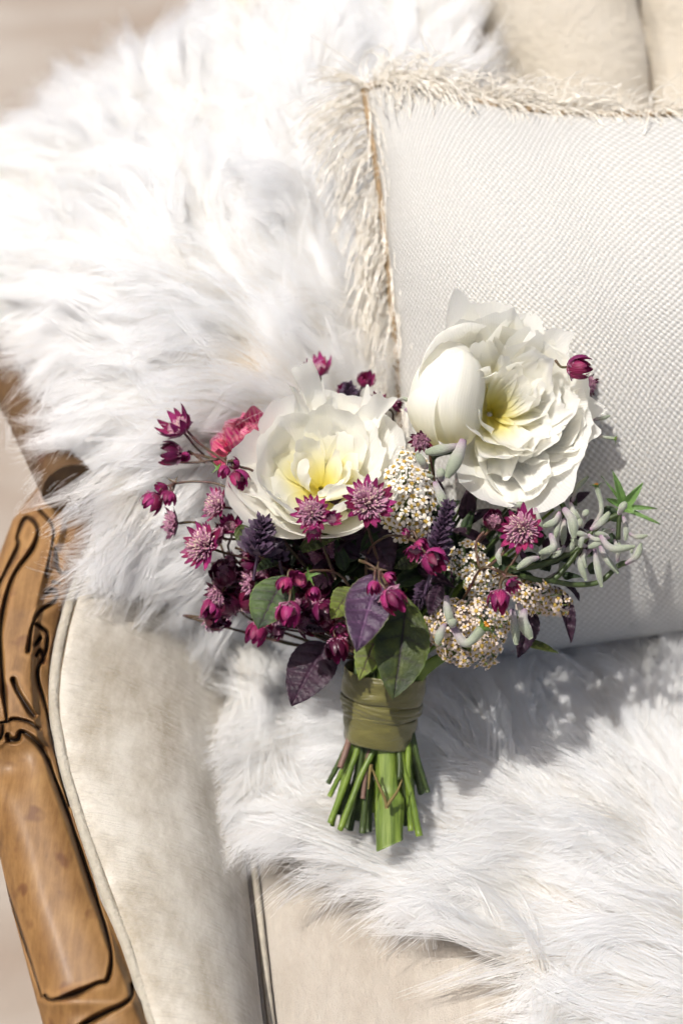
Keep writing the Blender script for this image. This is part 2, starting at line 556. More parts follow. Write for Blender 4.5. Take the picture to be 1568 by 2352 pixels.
def build_arm():
    na, nb = 720, 92
    ys = np.linspace(1064, 2630, na)
    bs = np.linspace(0, 1, nb)
    A, B = np.meshgrid(ys, bs, indexing='ij')
    Lx = interp(ys, ARM_L)[:, None]; Rx = interp(ys, ARM_R)[:, None]
    X = Lx + (Rx - Lx) * B
    Z = zarm(A)
    edge = np.abs(2 * B - 1)
    Z = Z - np.where(B > .5, 0.009, 0.020) * edge ** 3.2
    # inner cove step beside the upholstery, and the raised scroll
    inner = np.clip((B - interp(ys, [(1060, .5), (1200, .62), (1330, .62), (1480, .74), (1650, .80), (1900, .86), (2200, .88), (2460, .9)])[:, None]) / .10, 0, 1)
    Z = Z - 0.007 * inner * inner * (3 - 2 * inner)
    # hollowed thumb rest and knuckle
    Z = Z - 0.006 * np.exp(-(((X - 20) / 42) ** 2 + ((A - 1770) / 40) ** 2))
    Z = Z + 0.005 * np.exp(-((A - 1690) / 26) ** 2) * (edge < .97) + 0.004 * np.exp(-((A - 2300) / 22) ** 2)
    gr = np.zeros_like(X); dep = np.zeros_like(X); wear = np.zeros_like(X)
    for hw, pl in GROOVES:
        d = seg_dist(X, A, pl)
        hw = hw * (1 + .28 * smooth_noise(X * .05, A * .05, int(hw * 10) + len(pl), 1.0))
        gr = np.maximum(gr, np.clip((hw * 1.8 - d) / (hw * 1.5), 0, 1) ** 1.6)
        dep = np.maximum(dep, np.exp(-(d / (hw * 1.25)) ** 2) * (0.0028 + 0.0010 * hw))
        wear = np.maximum(wear, np.exp(-((d - hw * 3.4) / (hw * 1.3)) ** 2) * np.clip(.6 + .5 * smooth_noise(X * .03, A * .03, 91, 1.0), 0, 1))
        dep = dep - 0.0013 * np.exp(-((d - hw * 3.2) / (hw * 1.6)) ** 2)
    Z = Z - dep
    V = np.array([PZ(x, y, z) for x, y, z in zip(X.ravel(), A.ravel(), Z.ravel())])
    F = grid_faces(na, nb)
    # sides and underside
    G = V.reshape(na, nb, 3)
    skirtL = G[:, 0].copy(); skirtL[:, 2] -= 0.035; skirtL[:, 0] += 0.008
    skirtR = G[:, -1].copy(); skirtR[:, 2] -= 0.035; skirtR[:, 0] -= 0.004
    o = len(V)
    V = np.vstack([V, skirtL, skirtR])
    for i in range(na - 1):
        F.append((i * nb, o + i, o + i + 1, (i + 1) * nb))
        F.append((i * nb + nb - 1, (i + 1) * nb + nb - 1, o + na + i + 1, o + na + i))
        F.append((o + i, o + na + i, o + na + i + 1, o + i + 1))
    at = np.concatenate([np.clip(gr, 0, 1).ravel(), np.zeros(2 * na)]); aw = np.concatenate([(wear * (1 - gr)).ravel(), np.zeros(2 * na)])
    mobj('arm_rail', V, [f[::-1] for f in F], M_WOOD, chair, attrs={'groove': at, 'wear': aw})


build_arm()

# inner arm upholstery: padded panel between the seam and the gap beside the seat
ys = np.linspace(1064, 2630, 150); bs = np.linspace(0, 1, 60)
sx = interp(ys, SEAM); gx = interp(ys, GAP)
PV = np.zeros((150, 60, 3))
TOPL = np.array([PZ(x, y, zarm(y) - 0.012) for x, y in zip(sx, ys)])
BOTL = np.array([PZ(x, y, SEAT_Z - 0.004) for x, y in zip(gx, ys)])
for i in range(150):
    for j, b in enumerate(bs):
        bb = b * 1.0
        p = TOPL[i] * (1 - bb) + BOTL[i] * bb
        bulge = 0.022 * math.sin(math.pi * min(1, bb)) ** 0.75
        p = p + np.array([0.62, 0, 0.78]) * bulge
        p[2] += 0.0010 * smooth_noise(np.array(i * .05), np.array(j * .02), 3, 3)
        PV[i, j] = p
ext = PV[:, -1].copy(); ext[:, 2] -= 0.05; ext[:, 0] -= 0.004
PV2 = np.concatenate([PV, ext[:, None]], axis=1)
mobj('arm_upholstery', PV2.reshape(-1, 3), [f[::-1] for f in grid_faces(150, 61)], M_VELVET, chair)
# welt between wood and panel
wx = 0.55 * interp(ys, SEAM) + 0.45 * interp(ys, ARM_R)
wp = np.array([PZ(x, y, zarm(y) - 0.0165) for x, y in zip(wx, ys)])
wv, wf = tube(wp[::3], 0.0042, 10, n=150)
mobj('welt', wv, wf, M_WELT, chair)
# added dark cord standing for the shadow line along the stitched seam
sp_ = np.array([PZ(x + 2, y, zarm(y) - 0.0155) for x, y in zip(sx, ys)])
sv, sf = tube(sp_[::3], 0.0016, 6, n=150)
mobj('seam_shadow', sv, sf, simple('seam_shadow', (.20, .155, .10), .8, .1, .3, 300), chair)

# rear rail that carries on from the arm towards the back
rail_px = [(160, 1120, 1.060), (118, 1040, 1.09), (70, 940, 1.13), (8, 820, 1.17), (-60, 740, 1.21), (-150, 640, 1.26)]
rp = [P(*q) for q in rail_px]
rv, rf = tube(rp, [.021, .020, .021, .022, .022, .022], 20, n=60)
mobj('back_rail', rv, rf, M_WOODB, chair)
rp2 = [P(x + 62, y - 4, d + .012) for x, y, d in rail_px]
rv, rf = tube(rp2, [.012] * 3, 12, n=40)
mobj('back_rail_bead', rv, rf, M_WOODB, chair)

# back upholstery
nb_u, nb_v = 320, 110
bx = np.linspace(-0.10, 0.75, nb_u); bt = np.linspace(0, 1, nb_v)
BX, BT = np.meshgrid(bx, bt, indexing='ij')
BB = np.stack([BX, 0.22 + 0.40 * BT, SEAT_Z + 0.36 * BT], axis=2)
BN = nrm([0, -0.36, 0.40])
q = BB - CAM; dd = q @ D_
sxp = 784 + (q @ R_) / dd / K; syp = 1176 - (q @ U_) / dd / K
pleats = [[(1478, -120), (1480, 0), (1494, 60), (1503, 120), (1508, 190), (1512, 320)], [(1000, -120), (1080, 10), (1122, 60), (1150, 110), (1178, 170), (1200, 300)], [(1900, -200), (1890, 300)]]
hb = 0 * sxp
for pl in pleats:
    dd_ = seg_dist(sxp, syp, pl); hb = hb - 0.034 * np.exp(-dd_ / 50.0) - .02 * np.exp(-(dd_ / 8.0) ** 2)
hb = hb + .004 * smooth_noise(BX * 9, BT * 4, 61, 1.0)
BV = BB + BN * (hb + .02)[..., None]
mobj('back_upholstery', BV.reshape(-1, 3), grid_faces(nb_u, nb_v), M_VELBACK, chair)
# back body behind and sides, seat frame, legs
def box(x0, x1, y0, y1, z0, z1):
    v = [(x, y, z) for x in (x0, x1) for y in (y0, y1) for z in (z0, z1)]
    return v, [(0, 1, 3, 2), (4, 6, 7, 5), (0, 4, 5, 1), (2, 3, 7, 6), (0, 2, 6, 4), (1, 5, 7, 3)]
v, f = box(-0.10, 0.80, -0.44, 0.40, -0.27, -0.145)
mobj('seat_frame', v, f, M_WOODB, chair, smooth=False)
for x, y in ((-0.08, -0.42), (-0.06, 0.36), (0.77, -0.42), (0.77, 0.36)):
    lv, lf = tube([(x, y, -.25), (x, y, -.30), (x, y - .01, -.40), (x, y - .015, GROUND_Z)], [.030, .034, .02, .014, .018], 14, n=24)
    mobj('leg', lv, lf, M_WOODB, chair)

# ------------------------------------------------------------------ seat cushion
cush = empty('seat_cushion', None, Matrix.Translation((0.3, -0.05, -0.145)))
cush['label'] = 'beige velvet seat cushion with piped edge, mostly under the white fur'
cush['category'] = 'cushion'
yw = np.linspace(-0.50, 0.28, 60)
gapw = np.array([PZ(x, y, SEAT_Z) for x, y in zip(interp(ys, GAP), ys)])
order = np.argsort(gapw[:, 1])
gxw = np.interp(yw, gapw[order, 1], gapw[order, 0])
CVs = []
prof = [(-.002, -.075), (.0015, -.03), (.003, -.010), (.006, -.003), (.012, 0), (.03, .0015), (.08, .003), (.2, .004), (.45, .003), (.74, 0)]
for k, y in enumerate(yw):
    for dx, dz in prof:
        CVs.append((gxw[k] + 0.0025 + dx, y, SEAT_Z + dz - 0.004))
mobj('cushion_cover', CVs, [f[::-1] for f in grid_faces(60, len(prof))], M_VELSEAT, cush)
pp = [(gxw[k] + 0.006, yw[k], SEAT_Z - 0.003) for k in range(0, 60, 3)]
v, f = tube(pp, 0.0028, 8, n=80)
mobj('piping', v, f, simple('piping_velvet', (.46, .41, .33), .7, .2, .3, 120), cush)

# ------------------------------------------------------------------ fur throw
ROWS = [
    [(-80, 500, 1.36), (150, 390, 1.37), (410, 230, 1.38), (750, 80, 1.37), (1000, 20, 1.35)],
    [(-80, 430, 1.28), (165, 310, 1.28), (420, 150, 1.29), (750, 0, 1.29), (1010, -60, 1.27)],
    [(-60, 540, 1.23), (185, 450, 1.22), (435, 330, 1.22), (760, 180, 1.22), (1040, 110, 1.22)],
    [(-50, 650, 1.19), (200, 620, 1.16), (450, 520, 1.15), (760, 480, 1.18), (1000, 420, 1.22)],
    [(80, 765, 1.15), (280, 780, 1.11), (500, 760, 1.10), (760, 740, 1.14), (1000, 740, 1.22)],
    [(240, 920, 1.10), (380, 950, 1.075), (540, 950, 1.07), (760, 950, 1.11), (1000, 950, 1.21)],
    [(295, 1090, 1.065), (410, 1130, 1.07), (560, 1150, 1.08), (780, 1150, 1.11), (1020, 1150, 1.19)],
    [(345, 1240, 1.06), (450, 1300, 1.075), (600, 1340, 1.10), (800, 1350, 1.12), (1100, 1350, 1.17)],
    [(470, 1400, 1.10), (570, 1460, 1.125), (690, 1500, 1.14), (880, 1520, 1.15), (1400, 1470, 1.16)],
    [(590, 1590, 1.115), (660, 1620, 1.115), (800, 1640, 1.115), (1050, 1640, 1.115), (1680, 1580, 1.13)],
    [(640, 1760, 1.08), (730, 1780, 1.075), (900, 1790, 1.07), (1150, 1780, 1.075), (1720, 1740, 1.085)],
    [(650, 1900, 1.045), (780, 1920, 1.04), (950, 1930, 1.04), (1200, 1930, 1.04), (1740, 1910, 1.045)],
    [(800, 1985, 1.025), (930, 2010, 1.02), (1050, 2050, 1.015), (1300, 2080, 1.01), (1750, 2100, 1.005)],
    [(1020, 2060, 1.01), (1120, 2110, 1.0), (1200, 2180, .99), (1420, 2230, .98), (1780, 2270, .975)],
    [(1170, 2160, .99), (1260, 2230, .98), (1330, 2310, .97), (1520, 2360, .96), (1800, 2430, .95)],
    [(1290, 2270, .97), (1380, 2350, .96), (1430, 2420, .95), (1600, 2480, .94), (1830, 2540, .93)],
]


def throw_grid(nu, nv):
    px = np.array(ROWS, float)                    # rows x cols x 3
    W = np.array([[P(*c) for c in r] for r in px])
    A = np.stack([cr(W[:, j], nu) for j in range(5)], axis=1)
    B = np.stack([cr(A[i], nv) for i in range(nu)], axis=0)
    return B


throw = empty('fur_throw', None, Matrix.Translation((0, 0, SEAT_Z)))
throw['label'] = 'long-haired white sheepskin throw draped over the chair back and seat'
throw['category'] = 'throw'
TG = throw_grid(150, 60)
# billow
gi, gj = np.meshgrid(np.arange(150), np.arange(60), indexing='ij')
du = np.gradient(TG, axis=0); dv = np.gradient(TG, axis=1)
TN = np.cross(dv, du); TN /= np.linalg.norm(TN, axis=2, keepdims=True) + 1e-9
sgn = np.sign(np.sum(TN * (CAM - TG), axis=2, keepdims=True)); sgn[sgn == 0] = 1
if np.mean(sgn) < 0: TN = -TN
TG = TG + TN * (0.006 * smooth_noise(gi * .12, gj * .2, 5, 1.0))[..., None]
mobj('hide', TG.reshape(-1, 3), grid_faces(150, 60), M_HIDE, throw)

FLOW = [(100, 250, -.5, -.8), (300, 100, -.4, -.9), (600, 100, -.3, -.95), (900, 60, .1, -.9), (1080, 120, .7, -.3),
        (30, 420, -.85, -.5), (300, 400, -.35, -.9), (600, 380, -.1, -.95), (850, 380, .2, -.9), (0, 620, -1, -.1), (40, 740, -1, .15), (200, 600, -.7, -.65), (420, 600, -.5, -.8), (650, 600, -.3, -.9), (850, 620, .1, -.8),
        (200, 830, -.85, .45), (330, 800, -.9, -.1), (480, 780, -.85, -.3), (640, 780, -.75, -.45), (800, 800, -.5, -.5), (330, 920, -.7, .6), (480, 920, -.75, .5), (640, 920, -.8, .1), (180, 1000, -.85, .45), (230, 1200, -.95, .3), (300, 1080, -.95, .25), (450, 1050, -.75, .6), (620, 1050, -.7, .5),
        (300, 1320, -.85, .4), (400, 1420, -.6, .7), (560, 1450, -.3, .9), (600, 1650, -.55, .8), (580, 1820, -.95, .2), (640, 2000, -.95, .3), (720, 1720, -.8, .1), (740, 1880, -.9, .1),
        (850, 2100, -.95, .25), (900, 2190, -.95, .2), (960, 2290, -.93, .35), (1150, 2310, -.85, .5), (1100, 2060, -.85, .1), (1300, 2200, -.75, .2), (1250, 1980, -.75, -.3), (1150, 1800, -.45, -.8), (1320, 1720, -.2, -.9),
        (1050, 1620, -.2, -.9), (1500, 1650, .2, -.9), (1500, 1850, -.3, -.8), (1450, 2050, -.6, -.55), (1560, 2200, -.7, -.4), (1480, 2320, -.75, .2), (900, 1850, -.6, -.3)]


def flow_at(px, py):
    f = np.array(FLOW)
    w_ = 1.0 / (((px[:, None] - f[:, 0]) ** 2 + (py[:, None] - f[:, 1]) ** 2) + 900.0) ** 1.5
    x = (w_ * f[:, 2]).sum(1) / w_.sum(1); y = (w_ * f[:, 3]).sum(1) / w_.sum(1)
    return x, y


def build_fur(NC, NS, KP):
    nu, nv = TG.shape[:2]
    a = np.linalg.norm(np.cross(TG[1:, :-1] - TG[:-1, :-1], TG[:-1, 1:] - TG[:-1, :-1]), axis=2)
    # visible weighting: skip what lies behind the pillow
    q = TG[:-1, :-1] - CAM; dd = q @ D_
    sx_ = 784 + (q @ R_) / dd / K; sy_ = 1176 - (q @ U_) / dd / K
    hid = ((sx_ > 960) & (sy_ > 330) & (sy_ < 1420)) | (sx_ > 1790) | (sy_ > 2600)
    ww = (a * np.where(hid, 0.03, 1.0)).ravel()
    idx = rng.choice(len(ww), NC, p=ww / ww.sum())
    i0, j0 = idx // (nv - 1), idx % (nv - 1)
    fu, fv = rng.random(NC)[:, None], rng.random(NC)[:, None]

    def samp(T):
        return (T[i0, j0] * (1 - fu) * (1 - fv) + T[i0 + 1, j0] * fu * (1 - fv) + T[i0, j0 + 1] * (1 - fu) * fv + T[i0 + 1, j0 + 1] * fu * fv)
    p = samp(TG); n = samp(TN); n /= np.linalg.norm(n, axis=1, keepdims=True)
    q = p - CAM; dd = q @ D_
    px = 784 + (q @ R_) / dd / K; py = 1176 - (q @ U_) / dd / K
    fx, fy = flow_at(px, py)
    ang = 0.50 * smooth_noise(px, py, 21, .014) + 0.16 * smooth_noise(px, py, 22, .05) + rng.normal(0, .15, NC)
    c, s = np.cos(ang), np.sin(ang)
    fx, fy = fx * c - fy * s, fx * s + fy * c
    t = fx[:, None] * R_ - fy[:, None] * U_
    t = t - n * np.sum(t * n, axis=1, keepdims=True)
    t /= np.linalg.norm(t, axis=1, keepdims=True) + 1e-9
    side = np.cross(n, t)
    Ln = 0.092 * rng.uniform(.60, 1.2, NC) * (1 + .18 * smooth_noise(px, py, 31, .02))
    lift = np.clip(np.where(py < 1000, .90, .42) + np.where(py < 1000, .50, .28) * smooth_noise(px, py, 41, .022) + rng.normal(0, .12, NC), .2, 1.3)
    curl = rng.normal(0, .38, NC) + .5 * smooth_noise(px, py, 51, .03)
    S = np.linspace(0, 1, KP)
    G = np.zeros((NC, KP, 3)); pos = p.copy() - n * 0.001
    G[:, 0] = pos
    for k in range(1, KP):
        s_ = S[k]
        th = lift * (1 - s_) ** 1.3 + 0.10            # angle off the surface
        ph = curl * s_ ** 1.5 * 1.1
        dirv = (np.cos(th) * np.cos(ph))[:, None] * t + np.sin(th)[:, None] * n + (np.cos(th) * np.sin(ph))[:, None] * side
        dirv[:, 2] -= 0.25 * s_
        dirv /= np.linalg.norm(dirv, axis=1, keepdims=True)
        pos = pos + dirv * (Ln / (KP - 1))[:, None]
        G[:, k] = pos
    # strands
    rr = 0.0135 * np.sqrt(rng.random((NC, NS))); aa = rng.uniform(0, 6.283, (NC, NS))
    off = (rr * np.cos(aa))[..., None] * t[:, None] + (rr * np.sin(aa))[..., None] * side[:, None]
    clump = np.where(py < 1300, rng.uniform(.62, .97, NC), rng.uniform(.40, .88, NC))[:, None]
    conv = 1 - clump[:, :, None] * (S ** 1.1)[None, None]                    # NC,1,KP
    st = G[:, None] + off[:, :, None] * conv[..., None]
    # individual wander
    wa = rng.normal(0, 1, (NC, NS, 1, 3)) * 0.0020; wb = rng.normal(0, 1, (NC, NS, 1, 3)) * 0.0010
    st = st + wa * (S ** 1.6)[None, None, :, None] + wb * (np.sin(S * 5.0))[None, None, :, None]
    ls = rng.uniform(.7, 1.05, (NC, NS, 1, 1))
    st = st[:, :, :1] + (st - st[:, :, :1]) * ls
    st = st.reshape(-1, KP, 3)
    fly = rng.random(len(st)) < 0.02
    st[fly] += (rng.normal(0, .006, (fly.sum(), 1, 3))) * (S ** 1.5)[None, :, None]
    rad = (0.00021 * (1 - 0.85 * S ** 1.5))[None] * rng.uniform(.7, 1.3, (len(st), 1))
    return st, rad


def hair_object(name, st, rad, mat, parent):
    hc = bpy.data.hair_curves.new(name)
    n, k = st.shape[:2]
    hc.add_curves([k] * n)
    hc.attributes['position'].data.foreach_set('vector', st.astype(np.float32).ravel())
    at = hc.attributes.get('radius') or hc.attributes.new('radius', 'FLOAT', 'POINT')
    at.data.foreach_set('value', rad.astype(np.float32).ravel())
    hc.materials.append(mat)
    return link(bpy.data.objects.new(name, hc), parent)


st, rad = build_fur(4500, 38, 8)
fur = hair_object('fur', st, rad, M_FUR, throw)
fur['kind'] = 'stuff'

# ------------------------------------------------------------------ throw pillow
pil = empty('throw_pillow', None, Matrix.Translation(tuple(PZ(1500, 1500, SEAT_Z))))
pil['label'] = 'woven ivory throw pillow with silky tan fringe behind the bouquet'
pil['category'] = 'pillow'
LEFT = cr([P(838, 205, 1.105), P(872, 420, 1.10), P(893, 620, 1.10), P(912, 820, 1.11), P(925, 1100, 1.13), P(935, 1330, 1.15), P(955, 1545, 1.165)], 91)
RIGHT = cr([P(2190, 230, 1.09), P(2160, 800, 1.08), P(2150, 1395, 1.15)], 91)
TOP = cr([P(838, 205, 1.105), P(905, 190, 1.105), P(1000, 212, 1.10), P(1150, 245, 1.095), P(1300, 262, 1.09), P(1568, 266, 1.085), P(1900, 250, 1.085), P(2190, 230, 1.09)], 91)
BOT = cr([P(955, 1545, 1.165), P(1230, 1500, 1.16), P(1568, 1450, 1.155), P(1850, 1420, 1.15), P(2150, 1395, 1.15)], 91)
PN = nrm(np.cross(TOP[-1] - TOP[0], LEFT[0] - LEFT[-1]))
if PN @ (CAM - TOP[0]) < 0: PN = -PN


def pillow_surface(sign, n=91):
    a = np.linspace(0, 1, n)[:, None]; b = np.linspace(0, 1, n)[None, :]   # a across, b down
    S = np.zeros((n, n, 3))
    for i in range(n):
        u = i / (n - 1)
        v = np.linspace(0, 1, n)[:, None]
        S[i] = (1 - v) * TOP[i] + v * BOT[i] + (1 - u) * LEFT + u * RIGHT - ((1 - u) * (1 - v) * TOP[0] + u * (1 - v) * TOP[-1] + (1 - u) * v * BOT[0] + u * v * BOT[-1])
    pa = 1 - np.abs(2 * a - 1) ** 2.6; pb = 1 - np.abs(2 * b - 1) ** 2.6
    h = (pa * pb) ** 0.55
    h = h * (1 + .10 * (b - .5)) * (0.082 if sign > 0 else 0.06)
    # soft dents and puckers at the seams
    dent = 0.0022 * smooth_noise(a * 10 + 0 * b, b * 10 + 0 * a, 8, 1.0) * np.minimum(1, h / .03)
    puck = 0.0018 * np.sin(b * 60 + 3 * np.sin(b * 17)) * np.exp(-a / .035) + 0.0016 * np.sin(a * 70 + 2 * np.sin(a * 13)) * np.exp(-b / .03)
    return S + PN * (sign * (h + dent + puck * np.minimum(1, h / .01)))[..., None], a + 0 * b, b + 0 * a


PS, ua, ub = pillow_surface(1)
uv = np.stack([ua.ravel(), ub.ravel()], 1)
f_ = grid_faces(91, 91)
mobj('pillow_front', PS.reshape(-1, 3), f_, M_LINEN, pil, uv=uv)
PB, _, _ = pillow_surface(-1)
mobj('pillow_back', PB.reshape(-1, 3) - PN * 0.0004, [q[::-1] for q in f_], M_LINEN, pil, uv=uv)
for nm, c_ in (('fringe_braid', LEFT), ('fringe_braid', TOP)):
    v, f = tube(c_[::3] + PN * 0.002, 0.0036, 8, n=120)
    v += rng.normal(0, .0003, v.shape)
    mobj(nm, v, f, M_BRAID, pil)


def fringe():
    T = []
    Rn = np.random.default_rng(5)
    for k in range(440):       # left edge: threads hang down along the edge and splay to the left
        i = Rn.random() ** 1.15 * 62
        p = LEFT[int(i)] + PN * Rn.normal(0, .003)
        top = max(0, 1 - i / 16)
        dirv = CV(-.62 - .35 * top + Rn.normal(0, .16), -.75 + .75 * top + Rn.normal(0, .18), Rn.normal(.15, .22))
        L_ = Rn.uniform(.042, .072)
        end_d = CV(-.10 + Rn.normal(0, .2), -1, -.1) * (1 - .6 * top) + dirv * .6 * top
        if Rn.random() < .10:      # a few fall across the front
            dirv = CV(.35 + Rn.normal(0, .2), -.6, .55); end_d = CV(.05 + Rn.normal(0, .25), -1, .1)
            p = p + PN * .006
        T.append((p, nrm(dirv), nrm(end_d), L_))
    for k in range(720):       # top edge: lies back, upright and flopping to the front
        i = Rn.random() * 68
        p = TOP[int(i)] + PN * Rn.normal(.001, .003)
        m = Rn.random()
        corner = max(0, 1 - i / 4)
        if m < .42 * (1.2 if 6 < i < 26 else .7):
            d0 = CV(.35 + Rn.normal(0, .35), .25, .75); d1 = CV(.35 + Rn.normal(0, .35), -1, .10)
        elif m < .72:
            d0 = CV(.75 + Rn.normal(0, .5), .6, Rn.normal(.3, .3)); d1 = CV(1.0 + Rn.normal(0, .4), -.35, -.1)
        else:
            d0 = CV(Rn.normal(0, .5), .9, Rn.normal(0, .4)); d1 = CV(Rn.normal(.3, .6), .2, -.3)
        if Rn.random() < corner:
            d0 = CV(-.7 + Rn.normal(0, .2), .6 + Rn.normal(0, .3), .1); d1 = CV(-1, -.1 + Rn.normal(0, .3), 0)
        T.append((p, nrm(d0), nrm(d1), Rn.uniform(.022, .050) * (1.35 if m < .42 and 4 < i < 26 else 1)))
    for px, py, dx, dy in ((1010, 200, -.35, .9), (1060, 190, -.6, .8), (820, 150, -.8, .5)):
        T.append((P(px, py, 1.10), CV(dx, dy, 0), CV(dx, dy, 0), .045))
    return T


def thread(p, d0, d1, L_, rr):
    n = 7
    q = [p]
    for k in range(1, n):
        t = k / (n - 1)
        d = nrm(d0 * (1 - t) + d1 * t + rr.normal(0, .07, 3))
        q.append(q[-1] + d * L_ / (n - 1))
    r = rr.uniform(.00026, .00050)
    return tube(q, [r, r, r * 1.05, r * .9], 5, n=11)


T = fringe()
rr_ = np.random.default_rng(9)
order_ = rr_.permutation(len(T))
rest = []
for c_, k in enumerate(order_):
    v, f = thread(*T[k], rr_)
    if c_ < 220: mobj('fringe_thread', v, f, M_THREAD, pil)
    else: rest.append((v, f))
v, f = merge(rest)
o = mobj('fringe', v, f, M_THREAD, pil); o['kind'] = 'stuff'

# ------------------------------------------------------------------ bouquet
bq = empty('bouquet', None, Matrix.Translation(tuple(P(875, 1900, 1.0))))
bq['label'] = 'hand-tied bouquet of white peonies and wine-red blooms bound with olive ribbon'
bq['category'] = 'bouquet'
CORE = P(880, 1530, 1.015)


def petal(L_, W_, e0, e1, cup, ruf, seed, ns=12, nt_=15, tip=0.0, jag=.05, base=.16, knee=.62, epow=1.2):
    r = np.random.default_rng(seed)
    s = np.linspace(0, 1, ns); t = np.linspace(-1, 1, nt_)
    lobe = cr(np.stack([np.zeros(7), r.normal(0, .75, 7)], 1), nt_)[:, 1]
    smax = 1 - (0.22 + tip * .3) * np.abs(t) ** (2.2 - tip) + jag * .55 * smooth_noise(t * 2, t * 0, seed, 2.0) + jag * .55 * lobe + min(jag, .05) * .30 * r.normal(0, 1, nt_)
    ds = 1 / 40
    fine = np.arange(0, 1.6, ds)
    e = np.radians(e0 + (e1 - e0) * np.clip(fine, 0, 1.1) ** epow)
    rr = np.concatenate([[0], np.cumsum(np.cos(e) * ds)]); zz = np.concatenate([[0], np.cumsum(np.sin(e) * ds)])
    xs = np.concatenate([[0], fine + ds])
    S = s[:, None] * smax[None, :]
    T_ = np.broadcast_to(t[None, :], S.shape)
    rad_ = np.interp(S, xs, rr) * L_; z_ = np.interp(S, xs, zz) * L_
    ee = np.radians(e0 + (e1 - e0) * S ** epow)
    w_ = W_ / 2 * (base + (1 - base) * np.sin(np.pi / 2 * np.minimum(1, s / knee)))[:, None] * (1 - tip * .45 * np.clip((s - .5) / .5, 0, 1) ** 1.5)[:, None]
    c = max(cup, 1e-3)
    y_ = w_ * np.sin(T_ * c) / c
    nn = w_ * (1 - np.cos(T_ * c)) / c
    ox = r.uniform(-9, 9)
    nn = nn + ruf * S ** 1.3 * (1.0 * smooth_noise(T_ * 1.0 + ox, S * 1.2, seed, 2.0) + .42 * smooth_noise(T_ * 3.0 + ox, S * 1.5, seed + 1, 2.4) * S ** 2)
    y_ = y_ + ruf * .8 * S * smooth_noise(T_ * 2.0, S * 2.5 + ox, seed + 2, 2.0)
    x_ = rad_ - np.sin(ee) * nn; z2 = z_ + np.cos(ee) * nn
    V = np.stack([x_.ravel(), y_.ravel(), z2.ravel()], 1)
    uv_ = np.stack([(T_.ravel() + 1) / 2, S.ravel()], 1)
    return V, grid_faces(ns, nt_), S.ravel(), uv_


def put_petal(parent, M, az, mat, seed, name='petal', r0=0.002, z0=0.0, twist=0.0, sfrom=None, **kw):
    V, F, s, uv_ = petal(seed=seed, **kw)
    if sfrom is not None: s = sfrom + (1 - sfrom) * s
    me = mesh(name, V, F, mat, attrs={'s': s}, uv=uv_)
    o = inst(name, me, parent, M @ Matrix.Rotation(az, 4, 'Z') @ Matrix.Translation((r0, 0, z0)) @ Matrix.Rotation(twist, 4, 'X'))
    return o


RD = math.radians


def peony_bowl():
    M = frame(P(738, 1132, 1.000), CV(-.02, .50, .86))
    fl = empty('peony', bq, M)
    fl['label'] = 'bowl-shaped white peony on the left with its yellow heart open'
    r = np.random.default_rng(3)
    for i in range(7):       # guard petals
        az = i / 7 * 2 * math.pi + .2 + r.normal(0, .1)
        put_petal(fl, M, az, M_PEONY, 100 + i, L_=.077 * r.uniform(.94, 1.06), W_=.076, e0=2, e1=70 + r.normal(0, 7), cup=.7, ruf=.0024, jag=.03, r0=.004, epow=.9, ns=16, nt_=23, sfrom=.45)
    for i in range(7):
        az = i / 7 * 2 * math.pi + r.normal(0, .15) + .4
        put_petal(fl, M, az, M_PEONY, 140 + i, L_=.066 * r.uniform(.9, 1.08), W_=.056, e0=10, e1=78 + r.normal(0, 10), cup=.55, ruf=.0034, jag=.07, z0=.003, epow=.9, sfrom=.30, ns=14, nt_=21)
    for i in range(10):
        az = i / 10 * 2 * math.pi + r.normal(0, .2)
        put_petal(fl, M, az, M_PEONY, 170 + i, L_=.055 * r.uniform(.8, 1.12), W_=.044 * r.uniform(.8, 1.2), e0=20, e1=80 + r.normal(0, 18), cup=.45, ruf=.0062, jag=.14, z0=.004, twist=r.normal(0, .25), sfrom=.05, ns=14, nt_=23)
    for i in range(7):
        az = i / 7 * 2 * math.pi + r.normal(0, .25)
        put_petal(fl, M, az, M_PEONY, 200 + i, L_=.036 * r.uniform(.8, 1.25), W_=.020 * r.uniform(.8, 1.3), e0=34, e1=80 + r.normal(0, 20), cup=.6, ruf=.002, jag=.10, z0=.006)
    # tall ragged petals on the far rim
    for az, l, wd in ((1.66, .090, .020), (1.46, .096, .018), (1.02, .092, .026), (0.66, .092, .028)):
        put_petal(fl, M, az, M_PEONY, int(300 + az * 40), L_=l, W_=wd, e0=22, e1=78 + 30 * math.sin(az * 9), cup=1.0, ruf=.006, jag=.22, tip=.25, sfrom=.4, nt_=19, base=.5, twist=.3 * math.sin(az * 7))
    return fl


